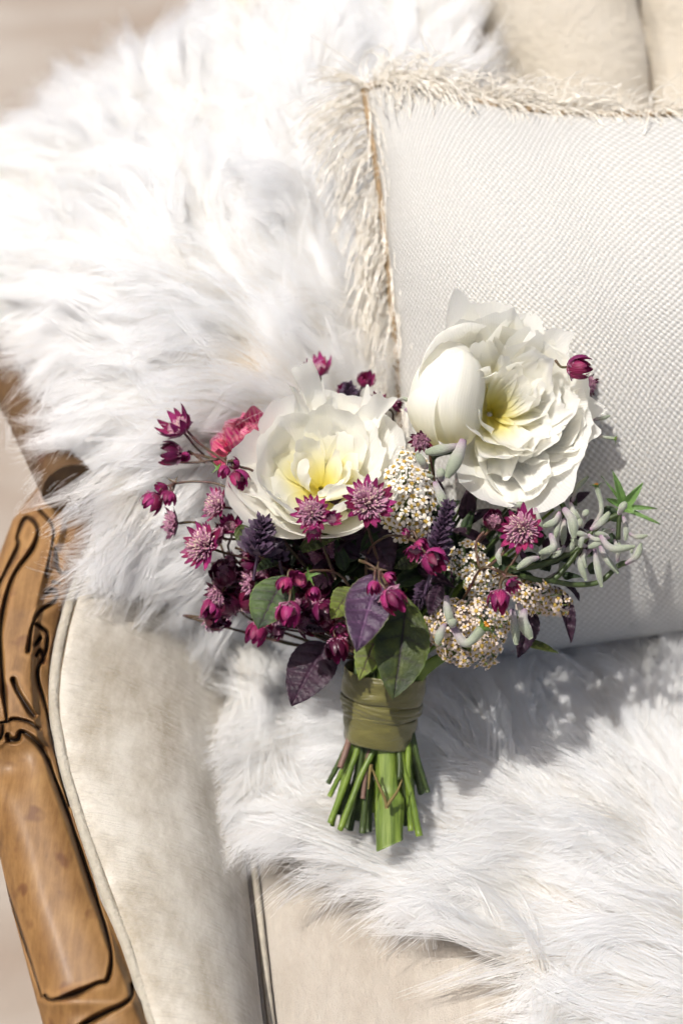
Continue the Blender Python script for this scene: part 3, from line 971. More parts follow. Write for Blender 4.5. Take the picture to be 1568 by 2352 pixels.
def peony_ruffled():
    M = frame(P(1122, 954, 1.005), CV(.06, .12, .97))
    fl = empty('peony', bq, M)
    fl['label'] = 'ruffled white peony on the right with one big cupped petal folded over'
    r = np.random.default_rng(4)
    # azimuth 0 is to the viewer's right, counter-clockwise
    for az, l, wd, e1, cp in ((-1.48, .086, .066, 66, .6), (-1.1, .090, .082, 58, .6), (-.45, .078, .075, 60, .6), (.2, .074, .075, 62, .6), (.85, .070, .07, 66, .6), (1.4, .070, .072, 66, .5)):
        put_petal(fl, M, az, M_PEONY, int(400 + az * 30), L_=l, W_=wd, e0=2, e1=e1, cup=cp, ruf=.0028, jag=.03, epow=.9, ns=16, nt_=23, sfrom=.5)
    put_petal(fl, M, 1.92, M_PEONY, 431, L_=.096, W_=.056, e0=10, e1=48, cup=.45, ruf=.0016, jag=.01, tip=.85, sfrom=.5, ns=14, nt_=19)
    # big folded guard petals on the left
    def bulb(cx, cyy, d, rx, ry, rz, tilt, lon0, lon1, seed, fade, span=2.75):
        nu, nv = 30, 30
        c0 = P(cx, cyy, d)
        ex = CV(math.cos(tilt), math.sin(tilt), 0); ey = CV(-math.sin(tilt), math.cos(tilt), 0); ez = CV(0, 0, 1)
        lo = np.linspace(lon0, lon1, nv)[None, :]; la = -1.5 + np.linspace(0, 1, nu)[:, None] * (span + .16 * smooth_noise(lo, 0 * lo, seed + 5, 2.5) + .10 * smooth_noise(lo, 0 * lo, seed + 6, 7.0))
        wob = 1 + .035 * smooth_noise(la * 1.5 + 0 * lo, lo * 1.5 + 0 * la, seed, 1.6) + .012 * smooth_noise(la * .5 + 0 * lo, lo * 7 + 0 * la, seed + 1, 1.5)
        X = np.cos(la) * np.sin(lo) * rx * wob; Y = (np.sin(la) + 0 * lo) * ry * wob; Z = np.cos(la) * np.cos(lo) * rz * wob
        X = X - .42 * rx * np.clip(Y / ry, -1, 0) * np.abs(Y / ry) + .10 * rx * np.clip(Y / ry, 0, 1)
        V = c0 + X[..., None] * ex + Y[..., None] * ey + Z[..., None] * ez
        s_ = fade + (1 - fade) * np.clip((la + 1.5) / 2.2, 0, 1) + 0 * lo
        me = mesh('petal', V.reshape(-1, 3) - np.array(M.translation), grid_faces(nu, nv), M_PEONY, attrs={'s': s_.ravel()}, uv=np.stack([(lo + 0 * la).ravel() / 3, s_.ravel()], 1))
        inst('petal', me, fl, Matrix.Translation(M.translation))
    u_ = K * .97
    bulb(1022, 908, .979, 84 * u_, 118 * u_, .033, -.10, -2.3, 0.55, 71, .34, 2.40)
    bulb(1028, 912, .977, 82 * u_, 116 * u_, .034, -.16, -0.35, 1.9, 73, .30, 2.60)
    bulb(1014, 935, .978, 82 * u_, 100 * u_, .036, -.30, -2.3, -0.25, 77, .26, 2.05)
    bulb(1032, 900, .984, 76 * u_, 118 * u_, .030, .05, -2.0, 1.2, 79, .45, 2.75)
    put_petal(fl, M, 2.30, M_PEONY, 442, L_=.095, W_=.070, e0=5, e1=110, cup=.8, ruf=.002, jag=.03, sfrom=.5, ns=18, nt_=21, epow=1.4)
    n = 0
    for ring, (cnt, l, wd, e0, e1, ru) in enumerate(((11, .080, .046, 8, 50, .0062), (14, .073, .038, 18, 58, .0062), (13, .063, .030, 28, 66, .0052), (10, .054, .022, 40, 72, .0036))):
        for i in range(cnt):
            az = -1.62 + (i + .5) / cnt * 3.52 + r.normal(0, .10)
            n += 1
            put_petal(fl, M, az, M_PEONY, 500 + n, L_=l * r.uniform(.84, 1.08) * (1 - .10 * math.cos(az)), W_=wd * r.uniform(.8, 1.25), e0=e0, e1=e1 + r.normal(0, 9), cup=.35, ruf=ru, jag=.10, z0=.002 * ring, twist=r.normal(0, .36), sfrom=(.40, .26, .12, .0)[ring], ns=15, nt_=25)
    for i in range(7):
        az = 2.1 + i / 7 * 2.1 + r.normal(0, .15)
        put_petal(fl, M, az, M_PEONY, 600 + i, L_=.054 * r.uniform(.85, 1.1), W_=.032, e0=45, e1=92 + r.normal(0, 8), cup=.4, ruf=.004, jag=.10, z0=.004, sfrom=.15)
    for i in range(5):
        az = .1 + i * .35 + r.normal(0, .1)
        put_petal(fl, M, az, M_PEONY, 640 + i, L_=.046, W_=.015, e0=50, e1=70, cup=.8, ruf=.001, jag=.04, z0=.006, tip=.4)
    return fl


peony_bowl(); peony_ruffled()


def ranunculus():
    M = frame(P(590, 1042, 1.03), CV(-.50, .66, .55))
    fl = empty('ranunculus', bq, M)
    fl['label'] = 'hot pink ranunculus with pale streaks tucked behind the bowl-shaped peony'
    r = np.random.default_rng(8)
    for ring in range(4):
        c = 6
        for i in range(c):
            az = i / c * 6.283 + ring * .45 + r.normal(0, .1)
            put_petal(fl, M, az, M_RAN, 700 + ring * 10 + i, L_=.036 - ring * .004, W_=.030 - .003 * ring, e0=5 + ring * 16, e1=76 + ring * 12, cup=.6, ruf=.0040, jag=.08, z0=.001 * ring, ns=8, nt_=11)


ranunculus()

# ---- masterwort (astrantia) heads: shared bract meshes
BR = {}
for key, kw in {
    'open': dict(L_=1.16, W_=.60, e0=16, e1=42, cup=.5, ruf=.03, tip=.8, jag=.01, base=.6, knee=.35),
    'half': dict(L_=1.65, W_=.84, e0=22, e1=86, cup=.6, ruf=.03, tip=.8, jag=.01, base=.4, knee=.45),
    'cup': dict(L_=2.25, W_=1.15, e0=4, e1=124, cup=.75, ruf=.02, tip=.62, jag=.01, base=.3, knee=.45, epow=.8),
}.items():
    for dk, mt in (('', M_BRACT), ('d', M_BRACTD)):
        for q in range(2):
            V, F, s, uv_ = petal(seed=30 + q, ns=9, nt_=9, **kw)
            BR[key + dk + str(q)] = mesh('bract', V, F, mt, attrs={'s': s}, uv=uv_)


def pincushion_mesh(seed, green):
    r = np.random.default_rng(seed)
    V, F, mi = [], [], []
    o = 0
    for k in range(190):
        u = r.random() ** .6; th = k * 2.39996
        d = nrm([u * math.cos(th), u * math.sin(th), .55 + .5 * (1 - u) + r.normal(0, .1)])
        L_ = r.uniform(.42, .66) * (1 if u > .25 else .85)
        b_ = np.array([math.cos(th) * u * .12, math.sin(th) * u * .12, .05])
        a_ = b_ + d * L_
        x = nrm(np.cross(d, [0.3, .2, 1])); y = np.cross(d, x)
        for h, w_ in ((0, .012), (.8, .018)):
            pass
        rb = r.uniform(.032, .052)
        ring0 = [b_ + .014 * (math.cos(t) * x + math.sin(t) * y) for t in (0, 2.1, 4.2)]
        ring1 = [a_ + rb * (math.cos(t) * x + math.sin(t) * y) for t in (0, 2.1, 4.2)]
        tipv = a_ + d * rb * 1.8
        V += ring0 + ring1 + [tipv]
        F += [(o, o + 1, o + 4, o + 3), (o + 1, o + 2, o + 5, o + 4), (o + 2, o, o + 3, o + 5), (o + 3, o + 4, o + 6), (o + 4, o + 5, o + 6), (o + 5, o + 3, o + 6)]
        g_ = 1 if r.random() < green * (1.3 - u) else 0
        mi += [0, 0, 0, g_, g_, g_]
        o += 7
    return mesh('pincushion', V, F, [M_PIN, M_PINTIP], smooth=True, midx=mi)


PINS = [pincushion_mesh(1, .8), pincushion_mesh(2, .4), pincushion_mesh(3, .15)]
STALKS = []


def masterwort(px, py, d, fx, fy, fz, r_px, kind='open', dark=False, n=None, pin=0, to=None, name=None, pscale=1.0):
    ax = CV(fx, fy, fz)
    rad = r_px * K * d
    pos = P(px, py, d)
    name = name or ('masterwort_flower' if kind == 'open' else 'masterwort_bud')
    M = frame(pos - nrm(ax) * rad * (.3 if kind == 'open' else .85), ax, random.uniform(0, 6))
    e = empty(name, bq, M)
    n = n or {'open': 17, 'half': 13, 'cup': 9}[kind]
    for i in range(n):
        az = i / n * 6.283 + random.gauss(0, .06)
        sc = rad * random.uniform(.9, 1.1) * {'open': 1.0, 'half': .95, 'cup': .95}[kind]
        inst('bract', BR[kind + ('d' if dark else '') + str(i % 2)], e,
             M @ Matrix.Rotation(az, 4, 'Z') @ Matrix.Translation((rad * .04, 0, rad * .05 * (i % 2))) @ Matrix.Rotation(random.gauss(0, .10), 4, 'Y') @ Matrix.Scale(sc, 4))
    if kind != 'cup' or r_px > 24:
        inst('pincushion', PINS[pin], e, M @ Matrix.Scale(rad * (1.18 if kind == 'open' else 1.15 if kind == 'half' else 1.5) * pscale, 4))
    if to is not False:
        b0 = np.array(M.translation)
        tgt = P(*to) if to else CORE
        mid = b0 - nrm(ax) * min(.03, .4 * np.linalg.norm(tgt - b0))
        STALKS.append((b0, mid, tgt, max(.0010, .0011)))
    return e


MW = [  # px, py, depth, facing, radius, kind, dark
    (845, 1152, .925, .05, .25, .95, 58, 'open', False, 19, 0, (880, 1330, .98)),
    (716, 1178, .925, -.05, .25, .95, 44, 'open', False, 15, 1, (770, 1330, .97)),
    (1198, 1216, .945, -.30, .05, .9, 52, 'open', False, 18, 0, (1110, 1400, .98)),
    (466, 1252, .975, -.6, .25, .75, 54, 'open', False, 18, 0, (640, 1300, .99)),
    (497, 1160, .985, -.7, .25, .6, 44, 'open', False, 15, 0, (640, 1290, 1.0)),
    (398, 1202, .995, -.8, .0, .45, 40, 'open', True, 14, 2, (520, 1240, 1.0)),
    (400, 968, 1.005, -.5, .6, .5, 46, 'half', False, 11, 1, (560, 1110, 1.01)),
    (727, 838, 1.05, -.2, .7, .5, 36, 'half', False, 13, 1, (780, 1000, 1.04)),
    (966, 1012, .965, -.2, -.3, .9, 28, 'open', True, 14, 2, (1000, 1120, .99)),
    (1352, 885, 1.01, .6, -.2, .6, 26, 'open', True, 12, 2, (1280, 1000, 1.01)),
    (866, 932, 1.0, -.6, .3, .6, 36, 'open', True, 12, 1, (880, 1050, 1.0)),
    (575, 1335, 1.0, -.8, .1, .3, 52, 'open', True, 15, 2, (700, 1370, 1.01)),
    (745, 1400, .995, -.3, -.4, .7, 46, 'open', True, 14, 2, None),
]
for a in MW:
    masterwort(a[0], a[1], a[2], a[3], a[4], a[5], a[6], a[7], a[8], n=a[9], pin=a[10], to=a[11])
BUDS = [  # px, py, depth, facing, radius, kind, dark, stalk target
    (546, 1102, .965, .25, -.75, .5, 27, 'cup', False, (600, 1180, .99)), (515, 1082, .965, -.3, -.8, .4, 17, 'cup', False, (548, 1060, .97)), (538, 1066, .97, -.6, .3, .5, 15, 'cup', False, (600, 1180, .99)),
    (349, 1152, .995, -.55, -.75, .3, 27, 'cup', False, (400, 1112, 1.0)), (372, 1122, .995, -.7, .3, .4, 18, 'cup', False, (402, 1110, 1.0)), (388, 1143, .99, -.1, -.8, .4, 19, 'cup', False, (402, 1110, 1.0)),
    (393, 1043, 1.01, -.8, .0, .4, 30, 'cup', True, (500, 1056, 1.01)), (424, 1050, 1.01, -.2, -.3, .6, 16, 'cup', False, (470, 1062, 1.01)),
    (996, 1290, .92, .55, -.6, .55, 33, 'cup', False, (958, 1240, .93)), (950, 1272, .925, -.2, -.8, .5, 24, 'half', False, (940, 1238, .93)), (965, 1252, .93, .5, -.4, .6, 18, 'cup', False, (935, 1232, .935)),
    (901, 1376, .905, .5, -.7, .5, 34, 'cup', False, (872, 1312, .925)), (859, 1348, .915, -.05, -.9, .4, 18, 'cup', False, (862, 1308, .925)), (893, 1328, .92, .7, -.4, .5, 18, 'cup', False, (868, 1310, .925)),
    (661, 1408, .92, -.1, -.85, .5, 32, 'cup', False, (668, 1352, .94)), (654, 1342, .935, -.3, -.8, .5, 22, 'cup', False, (690, 1322, .95)), (686, 1330, .935, -.2, .2, .9, 22, 'cup', False, (720, 1318, .95)), (720, 1362, .94, .1, -.7, .7, 19, 'cup', False, (712, 1322, .95)),
    (487, 1397, 1.0, -.3, -.8, .4, 28, 'cup', False, (512, 1355, 1.0)), (512, 1352, 1.0, -.5, .3, .7, 22, 'open', True, (610, 1340, 1.0)),
    (590, 1452, 1.0, -.3, -.75, .5, 30, 'cup', False, (640, 1420, 1.0)), (612, 1440, 1.0, .3, -.7, .5, 18, 'cup', False, (640, 1420, 1.0)),
    (773, 1488, .96, .1, -.8, .5, 31, 'cup', True, (790, 1430, .97)), (782, 1450, .965, .2, -.5, .7, 24, 'half', False, (800, 1420, .98)),
    (1131, 1194, .955, -.1, .3, .85, 27, 'cup', True, (1100, 1245, .96)),
    (1146, 1378, .925, -.1, -.85, .45, 30, 'cup', False, (1160, 1325, .935)), (1177, 1346, .935, .2, -.6, .6, 22, 'half', False, (1160, 1320, .94)),
    (1326, 845, .960, .8, -.1, .4, 31, 'cup', False, (1275, 828, .97)), (838, 872, 1.05, .2, .5, .5, 22, 'cup', False, (830, 960, 1.05)), (790, 895, 1.05, -.4, .5, .5, 16, 'cup', False, (820, 960, 1.05)),
    (718, 1226, .92, -.1, -.85, .5, 25, 'half', False, (722, 1200, .935)), (766, 1190, .92, .5, .2, .8, 20, 'half', False, (735, 1200, .935)),
    (575, 1140, .985, -.2, -.5, .7, 22, 'half', False, (620, 1180, 1.0)), (530, 1205, .985, .1, .3, .8, 24, 'half', False, (600, 1250, 1.0)), (590, 1215, .99, -.2, .3, .8, 18, 'cup', False, (640, 1260, 1.0)),
    (720, 1420, .99, -.3, -.5, .7, 26, 'half', True, None), (690, 1385, .985, -.3, -.3, .8, 24, 'half', True, None), (745, 1440, .985, .2, -.6, .7, 20, 'half', True, None),
    (930, 1225, .935, -.8, -.2, .4, 14, 'half', False, (958, 1238, .935)),
    (912, 932, 1.0, .8, -.1, .4, 14, 'cup', True, (880, 960, 1.0)),
]
for a in BUDS:
    masterwort(a[0], a[1], a[2], a[3], a[4], a[5], a[6], a[7], a[8], to=a[9], pin=1 if not a[8] else 2, pscale=.9)
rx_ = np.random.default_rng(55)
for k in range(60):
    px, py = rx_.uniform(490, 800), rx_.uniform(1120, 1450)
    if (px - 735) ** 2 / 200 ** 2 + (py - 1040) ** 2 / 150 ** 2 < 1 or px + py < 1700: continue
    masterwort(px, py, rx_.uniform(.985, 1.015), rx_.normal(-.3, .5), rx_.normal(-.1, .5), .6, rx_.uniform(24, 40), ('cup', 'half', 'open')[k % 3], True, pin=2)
# branch stalks that carry the bud sprays
for pts in ([(402, 1110, 1.0), (450, 1106, 1.0), (510, 1115, .995), (580, 1160, .99), (700, 1300, 1.0)],
            [(430, 990, 1.005), (460, 1020, 1.005), (500, 1048, 1.005), (590, 1110, 1.0)], [(405, 1062, 1.01), (450, 1062, 1.01), (520, 1052, 1.01), (580, 1060, 1.01)],
            [(935, 1232, .935), (880, 1235, .95), (840, 1290, .98), (860, 1450, 1.0)], [(868, 1310, .925), (845, 1295, .93), (826, 1288, .94)], [(872, 1314, .925), (888, 1345, .91)],
            [(690, 1322, .95), (730, 1310, .955), (790, 1330, .975), (850, 1450, 1.0)], [(668, 1352, .94), (676, 1330, .945), (690, 1322, .95)],
            [(510, 1352, 1.0), (560, 1345, 1.0), (640, 1330, .99)], [(1160, 1322, .938), (1125, 1305, .94), (1100, 1310, .945), (1060, 1380, .97), (960, 1520, 1.0)], [(1100, 1305, .945), (1092, 1250, .955), (1110, 1222, .96)], [(1185, 1240, .955), (1140, 1285, .95), (1108, 1310, .945)],
            [(540, 1258, .98), (590, 1275, .985), (700, 1330, 1.0)], [(1275, 828, .99), (1240, 840, 1.0), (1200, 900, 1.01)]):
    v, f = tube([P(*q) for q in pts], [.0009, .0009, .0013], 7)
    mobj('stalk', v, f, M_PEDICEL, bq)
for b0, mid, tgt, r_ in STALKS:
    v, f = tube([b0, mid, tgt], [r_ * .8, r_ * .8, r_], 6, n=12)
    mobj('stalk', v, f, M_PEDICEL, bq)

# small green bracteoles around the bud spray
def star(px, py, d, ax, n, l_px, mat, name, wd=.30, e0=10, e1=40):
    M = frame(P(px, py, d), CV(*ax), random.uniform(0, 6))
    V, F, s, uv_ = petal(L_=l_px * K * d, W_=l_px * K * d * wd, e0=e0, e1=e1, cup=.7, ruf=.0003, seed=px, ns=7, nt_=5, tip=.98, jag=0, base=.7, knee=.3)
    me = mesh(name, V, F, mat, attrs={'s': s}, uv=uv_)
    for i in range(n):
        inst(name, me, bq, M @ Matrix.Rotation(i / n * 6.283 + random.gauss(0, .2), 4, 'Z') @ Matrix.Scale(random.uniform(.75, 1.15), 4))


star(708, 1322, .945, (.4, .3, .8), 6, 30, M_SEPAL, 'bracteole')
star(866, 1308, .925, (-.1, .3, .9), 4, 26, M_PEDICEL, 'bracteole')
star(1155, 1318, .938, (0, -.2, .9), 6, 34, M_PEDICEL, 'bracteole', e1=10)
star(938, 1232, .935, (-.2, .2, .9), 4, 22, M_PEDICEL, 'bracteole')
star(500, 1075, .97, (-.5, .2, .8), 4, 20, M_SEPAL, 'bracteole')
star(402, 1108, 1.0, (-.2, .6, .6), 4, 24, M_PEDICEL, 'bracteole')

# ---- leaves
def leaf(pb, pt, w_px, mat, name='basil_leaf', serr=.045, n_=None, fold=.16, droop=.25, nveins=6, seed=0, tipp=1.0, ns=46, nt_=33, wmax=.42):
    """pb, pt: (px, py, depth) of base and tip; the blade faces n_ (right, up, viewer)"""
    b0, t0 = P(*pb), P(*pt)
    ax = t0 - b0; L_ = np.linalg.norm(ax); y = ax / L_
    n = CV(*(n_ or (0, .25, 1))); n = nrm(n - y * (n @ y)); x = np.cross(y, n)
    W_ = w_px * K * pb[2] / 2
    s = np.linspace(0, 1, ns)[:, None]; t = np.linspace(-1, 1, nt_)[None, :]
    prof = np.sin(np.pi * s ** (math.log(.5) / math.log(wmax))) ** (.72) * (1 - .10 * s) * (tipp) + 0.0
    prof = np.where(s > .8, prof * (1 - .25 * ((s - .8) / .2) ** 1.5), prof)
    saw = 1 + serr * (((s * 13) % 1.0) - .5) * np.abs(t) ** 6
    X = W_ * prof * t * saw
    fold_ = fold * np.abs(X) ** 1.0
    r = np.random.default_rng(seed)
    # lateral veins
    sv = s - np.abs(t) * .16 * (1.2 - s)
    ph = (sv * nveins) % 1.0
    vein = np.exp(-((np.minimum(ph, 1 - ph)) / .07) ** 2) * (np.abs(t) < .93) * (s > .04) * (1 - .5 * np.abs(t))
    mid = np.exp(-(t / .05) ** 2) + 0 * s
    vein = np.clip(np.maximum(vein * .75, mid), 0, 1)
    quilt = .0007 * (np.minimum(ph, 1 - ph) * 2) ** .7 * (1 - np.abs(t) ** 4)
    Z = fold_ - droop * L_ * (s - .25) ** 2 + quilt * 2.2 - .0010 * mid + .0020 * smooth_noise(s * 5 + 0 * t, t * 2 + 0 * s, seed + 1, 1.2) * np.abs(t)
    V = b0 + (s * L_)[..., None] * y + X[..., None] * x + Z[..., None] * n
    rim = np.clip((np.abs(t) - .93) / .06, 0, 1) + 0 * s
    o = mobj(name, V.reshape(-1, 3), grid_faces(ns, nt_), mat, bq, attrs={'vein': vein.ravel(), 'rim': rim.ravel() * .8, 's': (s + 0 * t).ravel()})
    return o


o = leaf((655, 1322, .955), (592, 1440, .935), 104, M_LGREEN, n_=(-.25, .35, .9), seed=1, droop=.12, tipp=1.05, wmax=.5)
o['label'] = 'round green leaf with dark veins beside the drooping bud'
o = leaf((872, 1318, .945), (817, 1482, .905), 122, M_LPURP, n_=(-.15, .35, .9), seed=2, droop=.20, wmax=.38)
o['label'] = 'sunlit purple leaf at the centre of the bouquet'
o = leaf((934, 1370, .955), (908, 1597, .925), 134, M_LDARK, n_=(.1, .25, .95), seed=3, droop=.22, wmax=.5, nveins=5)
o['label'] = 'large dark green leaf hanging over the ribbon'
o = leaf((892, 1400, .955), (822, 1558, .935), 92, M_LYELL, n_=(-.3, .25, .9), seed=4, droop=.15, serr=.09)
o['label'] = 'yellow-green toothed leaf behind the purple leaf'
o = leaf((748, 1478, .985), (668, 1618, .965), 116, M_LWINE, n_=(-.1, .25, .95), seed=5, droop=.12, fold=.22, wmax=.40)
o['label'] = 'dark wine-red leaf drooping beside the ribbon'
leaf((812, 1350, .965), (758, 1418, .955), 66, M_LYELL, n_=(-.3, .4, .8), seed=6, serr=.09)
leaf((548, 1210, .98), (588, 1268, .965), 44, M_LDARK, n_=(-.4, .5, .7), seed=7)
leaf((640, 1292, .97), (585, 1308, .965), 38, M_LGREEN, n_=(0, .8, .6), seed=8)
leaf((690, 1262, .965), (778, 1228, .955), 52, M_LDARK, n_=(0, .7, .7), seed=9)
leaf((838, 1210, .985), (900, 1305, .97), 92, M_LWINE, n_=(.1, .3, .9), seed=10)
leaf((960, 1290, .975), (908, 1300, .97), 40, M_LDARK, n_=(0, .6, .7), seed=11)
leaf((1010, 1340, .955), (985, 1412, .945), 42, M_LWINE, n_=(-.2, .3, .9), seed=12, fold=.5)
leaf((1272, 1345, .99), (1318, 1474, .985), 40, M_LWINE, n_=(.3, .3, .9), seed=13, fold=.9, serr=.12)
leaf((1222, 1400, .995), (1192, 1512, .99), 52, M_LWINE, n_=(.2, .2, .9), seed=14, fold=.6, serr=.12)
leaf((1180, 1470, 1.0), (1285, 1492, 1.0), 20, M_LYELL, n_=(0, .7, .7), seed=15)
leaf((1300, 1340, 1.0), (1330, 1375, .99), 22, M_LWINE, n_=(.2, .3, .9), seed=16, fold=.6)
leaf((700, 1440, .99), (748, 1448, .98), 20, M_LWINE, n_=(0, .5, .8), seed=17)
# filler leaves in the bouquet heart, its deep shade put into their colour
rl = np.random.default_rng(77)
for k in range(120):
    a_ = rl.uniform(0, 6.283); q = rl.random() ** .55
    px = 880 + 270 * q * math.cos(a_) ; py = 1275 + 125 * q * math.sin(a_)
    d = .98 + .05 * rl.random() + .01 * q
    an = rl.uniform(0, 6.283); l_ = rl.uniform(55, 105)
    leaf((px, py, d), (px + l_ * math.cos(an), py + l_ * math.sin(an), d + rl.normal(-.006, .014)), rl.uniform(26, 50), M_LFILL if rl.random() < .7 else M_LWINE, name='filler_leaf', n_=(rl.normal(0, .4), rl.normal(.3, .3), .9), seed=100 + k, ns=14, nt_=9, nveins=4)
for k in range(34):
    px = rl.uniform(640, 1280); py = rl.uniform(1120, 1420)
    v, f = tube([CORE + rl.normal(0, .008, 3), P(880 + (px - 880) * .45, py * .45 + 1500 * .55, 1.015), P(px, py, rl.uniform(.985, 1.02))], [.0018, .0016, .0011], 6, n=12)
    mobj('stem', v, f, M_STEMD if rl.random() < .6 else M_STEM, bq)

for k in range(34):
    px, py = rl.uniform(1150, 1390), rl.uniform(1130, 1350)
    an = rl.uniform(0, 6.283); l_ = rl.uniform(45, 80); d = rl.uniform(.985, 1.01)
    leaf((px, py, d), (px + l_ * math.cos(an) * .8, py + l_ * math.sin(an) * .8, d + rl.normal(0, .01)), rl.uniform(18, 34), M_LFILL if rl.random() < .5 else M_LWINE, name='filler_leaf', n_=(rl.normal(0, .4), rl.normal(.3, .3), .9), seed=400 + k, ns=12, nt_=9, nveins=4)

# ---- basil flower spikes
def spike(p0, p1, w_px, n_whorl, seed):
    a, b = P(*p0), P(*p1)
    ax = nrm(b - a); L_ = np.linalg.norm(b - a)
    x = nrm(np.cross(ax, CV(.1, .2, 1))); y = np.cross(ax, x)
    r = np.random.default_rng(seed)
    V, F = [], []
    o_ = 0
    for k in range(n_whorl):
        t = k / (n_whorl - 1)
        c = a + ax * L_ * t
        rad = w_px * K * p0[2] / 2 * (1 - .55 * t)
        for i in range(8):
            th = i / 8 * 6.283 + k * .4 + r.normal(0, .12)
            dr = math.cos(th) * x + math.sin(th) * y
            tn = -math.sin(th) * x + math.cos(th) * y
            l_ = rad * r.uniform(.75, 1.15); up = ax * rad * r.uniform(.25, .7)
            w_ = rad * .34
            q0 = c + dr * rad * .12
            pts_ = [q0, q0 + dr * l_ * .5 + tn * w_ + up * .3, q0 + dr * l_ * .55 - tn * w_ + up * .3, q0 + dr * l_ + tn * w_ * .5 + up, q0 + dr * l_ - tn * w_ * .5 + up, q0 + dr * l_ * .55 + up * .9 + ax * w_ * .8, q0 + dr * l_ * 1.12 + up * 1.5]
            V += pts_
            F += [(o_, o_ + 1, o_ + 5), (o_, o_ + 5, o_ + 2), (o_ + 1, o_ + 3, o_ + 5), (o_ + 2, o_ + 5, o_ + 4), (o_ + 3, o_ + 6, o_ + 5), (o_ + 4, o_ + 5, o_ + 6), (o_, o_ + 2, o_ + 1), (o_ + 1, o_ + 2, o_ + 4), (o_ + 1, o_ + 4, o_ + 3), (o_ + 3, o_ + 4, o_ + 6)]
            o_ += 7
    v2, f2 = tube([a - ax * .02, a, b], .0011, 6, n=10)
    V, F = merge([(np.array(V), F), (v2, f2)])
    mobj('basil_spike', V, F, M_SPIKE, bq, smooth=False)


spike((592, 1272, .955), (604, 1198, .945), 82, 11, 1)
spike((992, 1300, .945), (1030, 1160, .935), 62, 17, 2)
spike((806, 930, 1.03), (798, 885, 1.03), 48, 8, 3)
spike((985, 1340, .97), (960, 1385, .965), 48, 8, 4)
spike((640, 1285, .975), (625, 1225, .96), 46, 8, 5)

# ---- yarrow
M_YPETC = translucent_mat('yarrow_petal_cream_shaded', lambda N, L: rgb(N, (.70, .59, .51)), 0.2, 0.6, 0.2)  # creamy pink petals, duller because their shade is put into the colour


def floret_mesh(seed, npet, mp=None):
    r = np.random.default_rng(seed)
    V, F, mi = [], [], []
    for i in range(npet):
        a = i / npet * 6.283 + r.normal(0, .1)
        o_ = len(V)
        V.append((.2 * math.cos(a), .2 * math.sin(a), .02))
        V.append((.68 * math.cos(a), .68 * math.sin(a), .10 + r.normal(0, .04)))
        for j in range(8):
            b = a + math.pi + (j + .5) / 8 * 6.283
            c = (.66 * math.cos(a), .66 * math.sin(a))
            V.append((c[0] + .34 * math.cos(b), c[1] + .34 * math.sin(b), .05 + r.normal(0, .05)))
        for j in range(8):
            F.append((o_ + 1, o_ + 2 + j, o_ + 2 + (j + 1) % 8)); mi.append(0)
    for i in range(11):
        th = i * 2.4; rr = .09 * math.sqrt(i)
        rr *= 1.25; c = np.array([rr * math.cos(th), rr * math.sin(th), .24 - rr * .35])
        o_ = len(V)
        for j in range(4):
            b = j * 1.571
            V.append((c[0] + .13 * math.cos(b), c[1] + .13 * math.sin(b), c[2]))
        V.append((c[0] * 1.1, c[1] * 1.1, c[2] + .14))
        for j in range(4):
            F.append((o_ + j, o_ + (j + 1) % 4, o_ + 4)); mi.append(1)
    o_ = len(V)                # green cup below
    for j in range(6):
        b = j * 1.047
        V.append((.34 * math.cos(b), .34 * math.sin(b), .0))
    V.append((0, 0, -.75))
    for j in range(6):
        F.append((o_ + (j + 1) % 6, o_ + j, o_ + 6)); mi.append(2)
    return mesh('floret', V, F, [mp or M_YPET, M_YCEN, M_YGRN], midx=mi)


FLO = [floret_mesh(i, 5) for i in range(3)]
FLOC = [floret_mesh(i + 9, 5, M_YPETC) for i in range(3)]


def yarrow(cx, cyy, rx, ry, d0, dome, axis, spacing=15.5, mask=None, label=None, seed=0, flo=None):
    e = empty('yarrow_cluster', bq, Matrix.Translation(tuple(P(cx, cyy, d0))))
    if label: e['label'] = label
    r = np.random.default_rng(seed)
    pts = []
    for _ in range(4000):
        a, b = r.uniform(-1, 1), r.uniform(-1, 1)
        if a * a + b * b > (.86 + .22 * math.sin(5 * math.atan2(b, a) + seed) * math.sin(2 * math.atan2(b, a) + 2 * seed)): continue
        px, py = cx + a * rx, cyy + b * ry
        if mask and not mask(px, py): continue
        if all((px - u) ** 2 + (py - v) ** 2 > (spacing * (1 - .35 * (a * a + b * b))) ** 2 for u, v, _, _ in pts):
            pts.append((px, py, a, b))
    for px, py, a, b in pts:
        d = d0 - dome * math.sqrt(max(0, 1 - a * a - b * b)) + r.normal(0, .0042)
        p = P(px, py, d)
        nn = CV(a * .8 + axis[0] + r.normal(0, .32), -b * .8 + axis[1] + r.normal(0, .32), axis[2] * (1.05 - .5 * (a * a + b * b)))
        sc = spacing * K * d * .84 * r.uniform(.75, 1.2)
        inst('floret', (flo or FLO)[int(r.integers(3))], e, frame(p, nn, r.uniform(0, 6)) @ Matrix.Scale(sc, 4))
        if r.random() < .5:
            v, f = tube([p - nrm(nn) * sc * .6, p - nrm(nn) * .012, P(cx, cyy, d0 + .012)], .0007, 4, n=5)
            mobj('pedicel', v, f, M_YGRN, e)
    return len(pts)


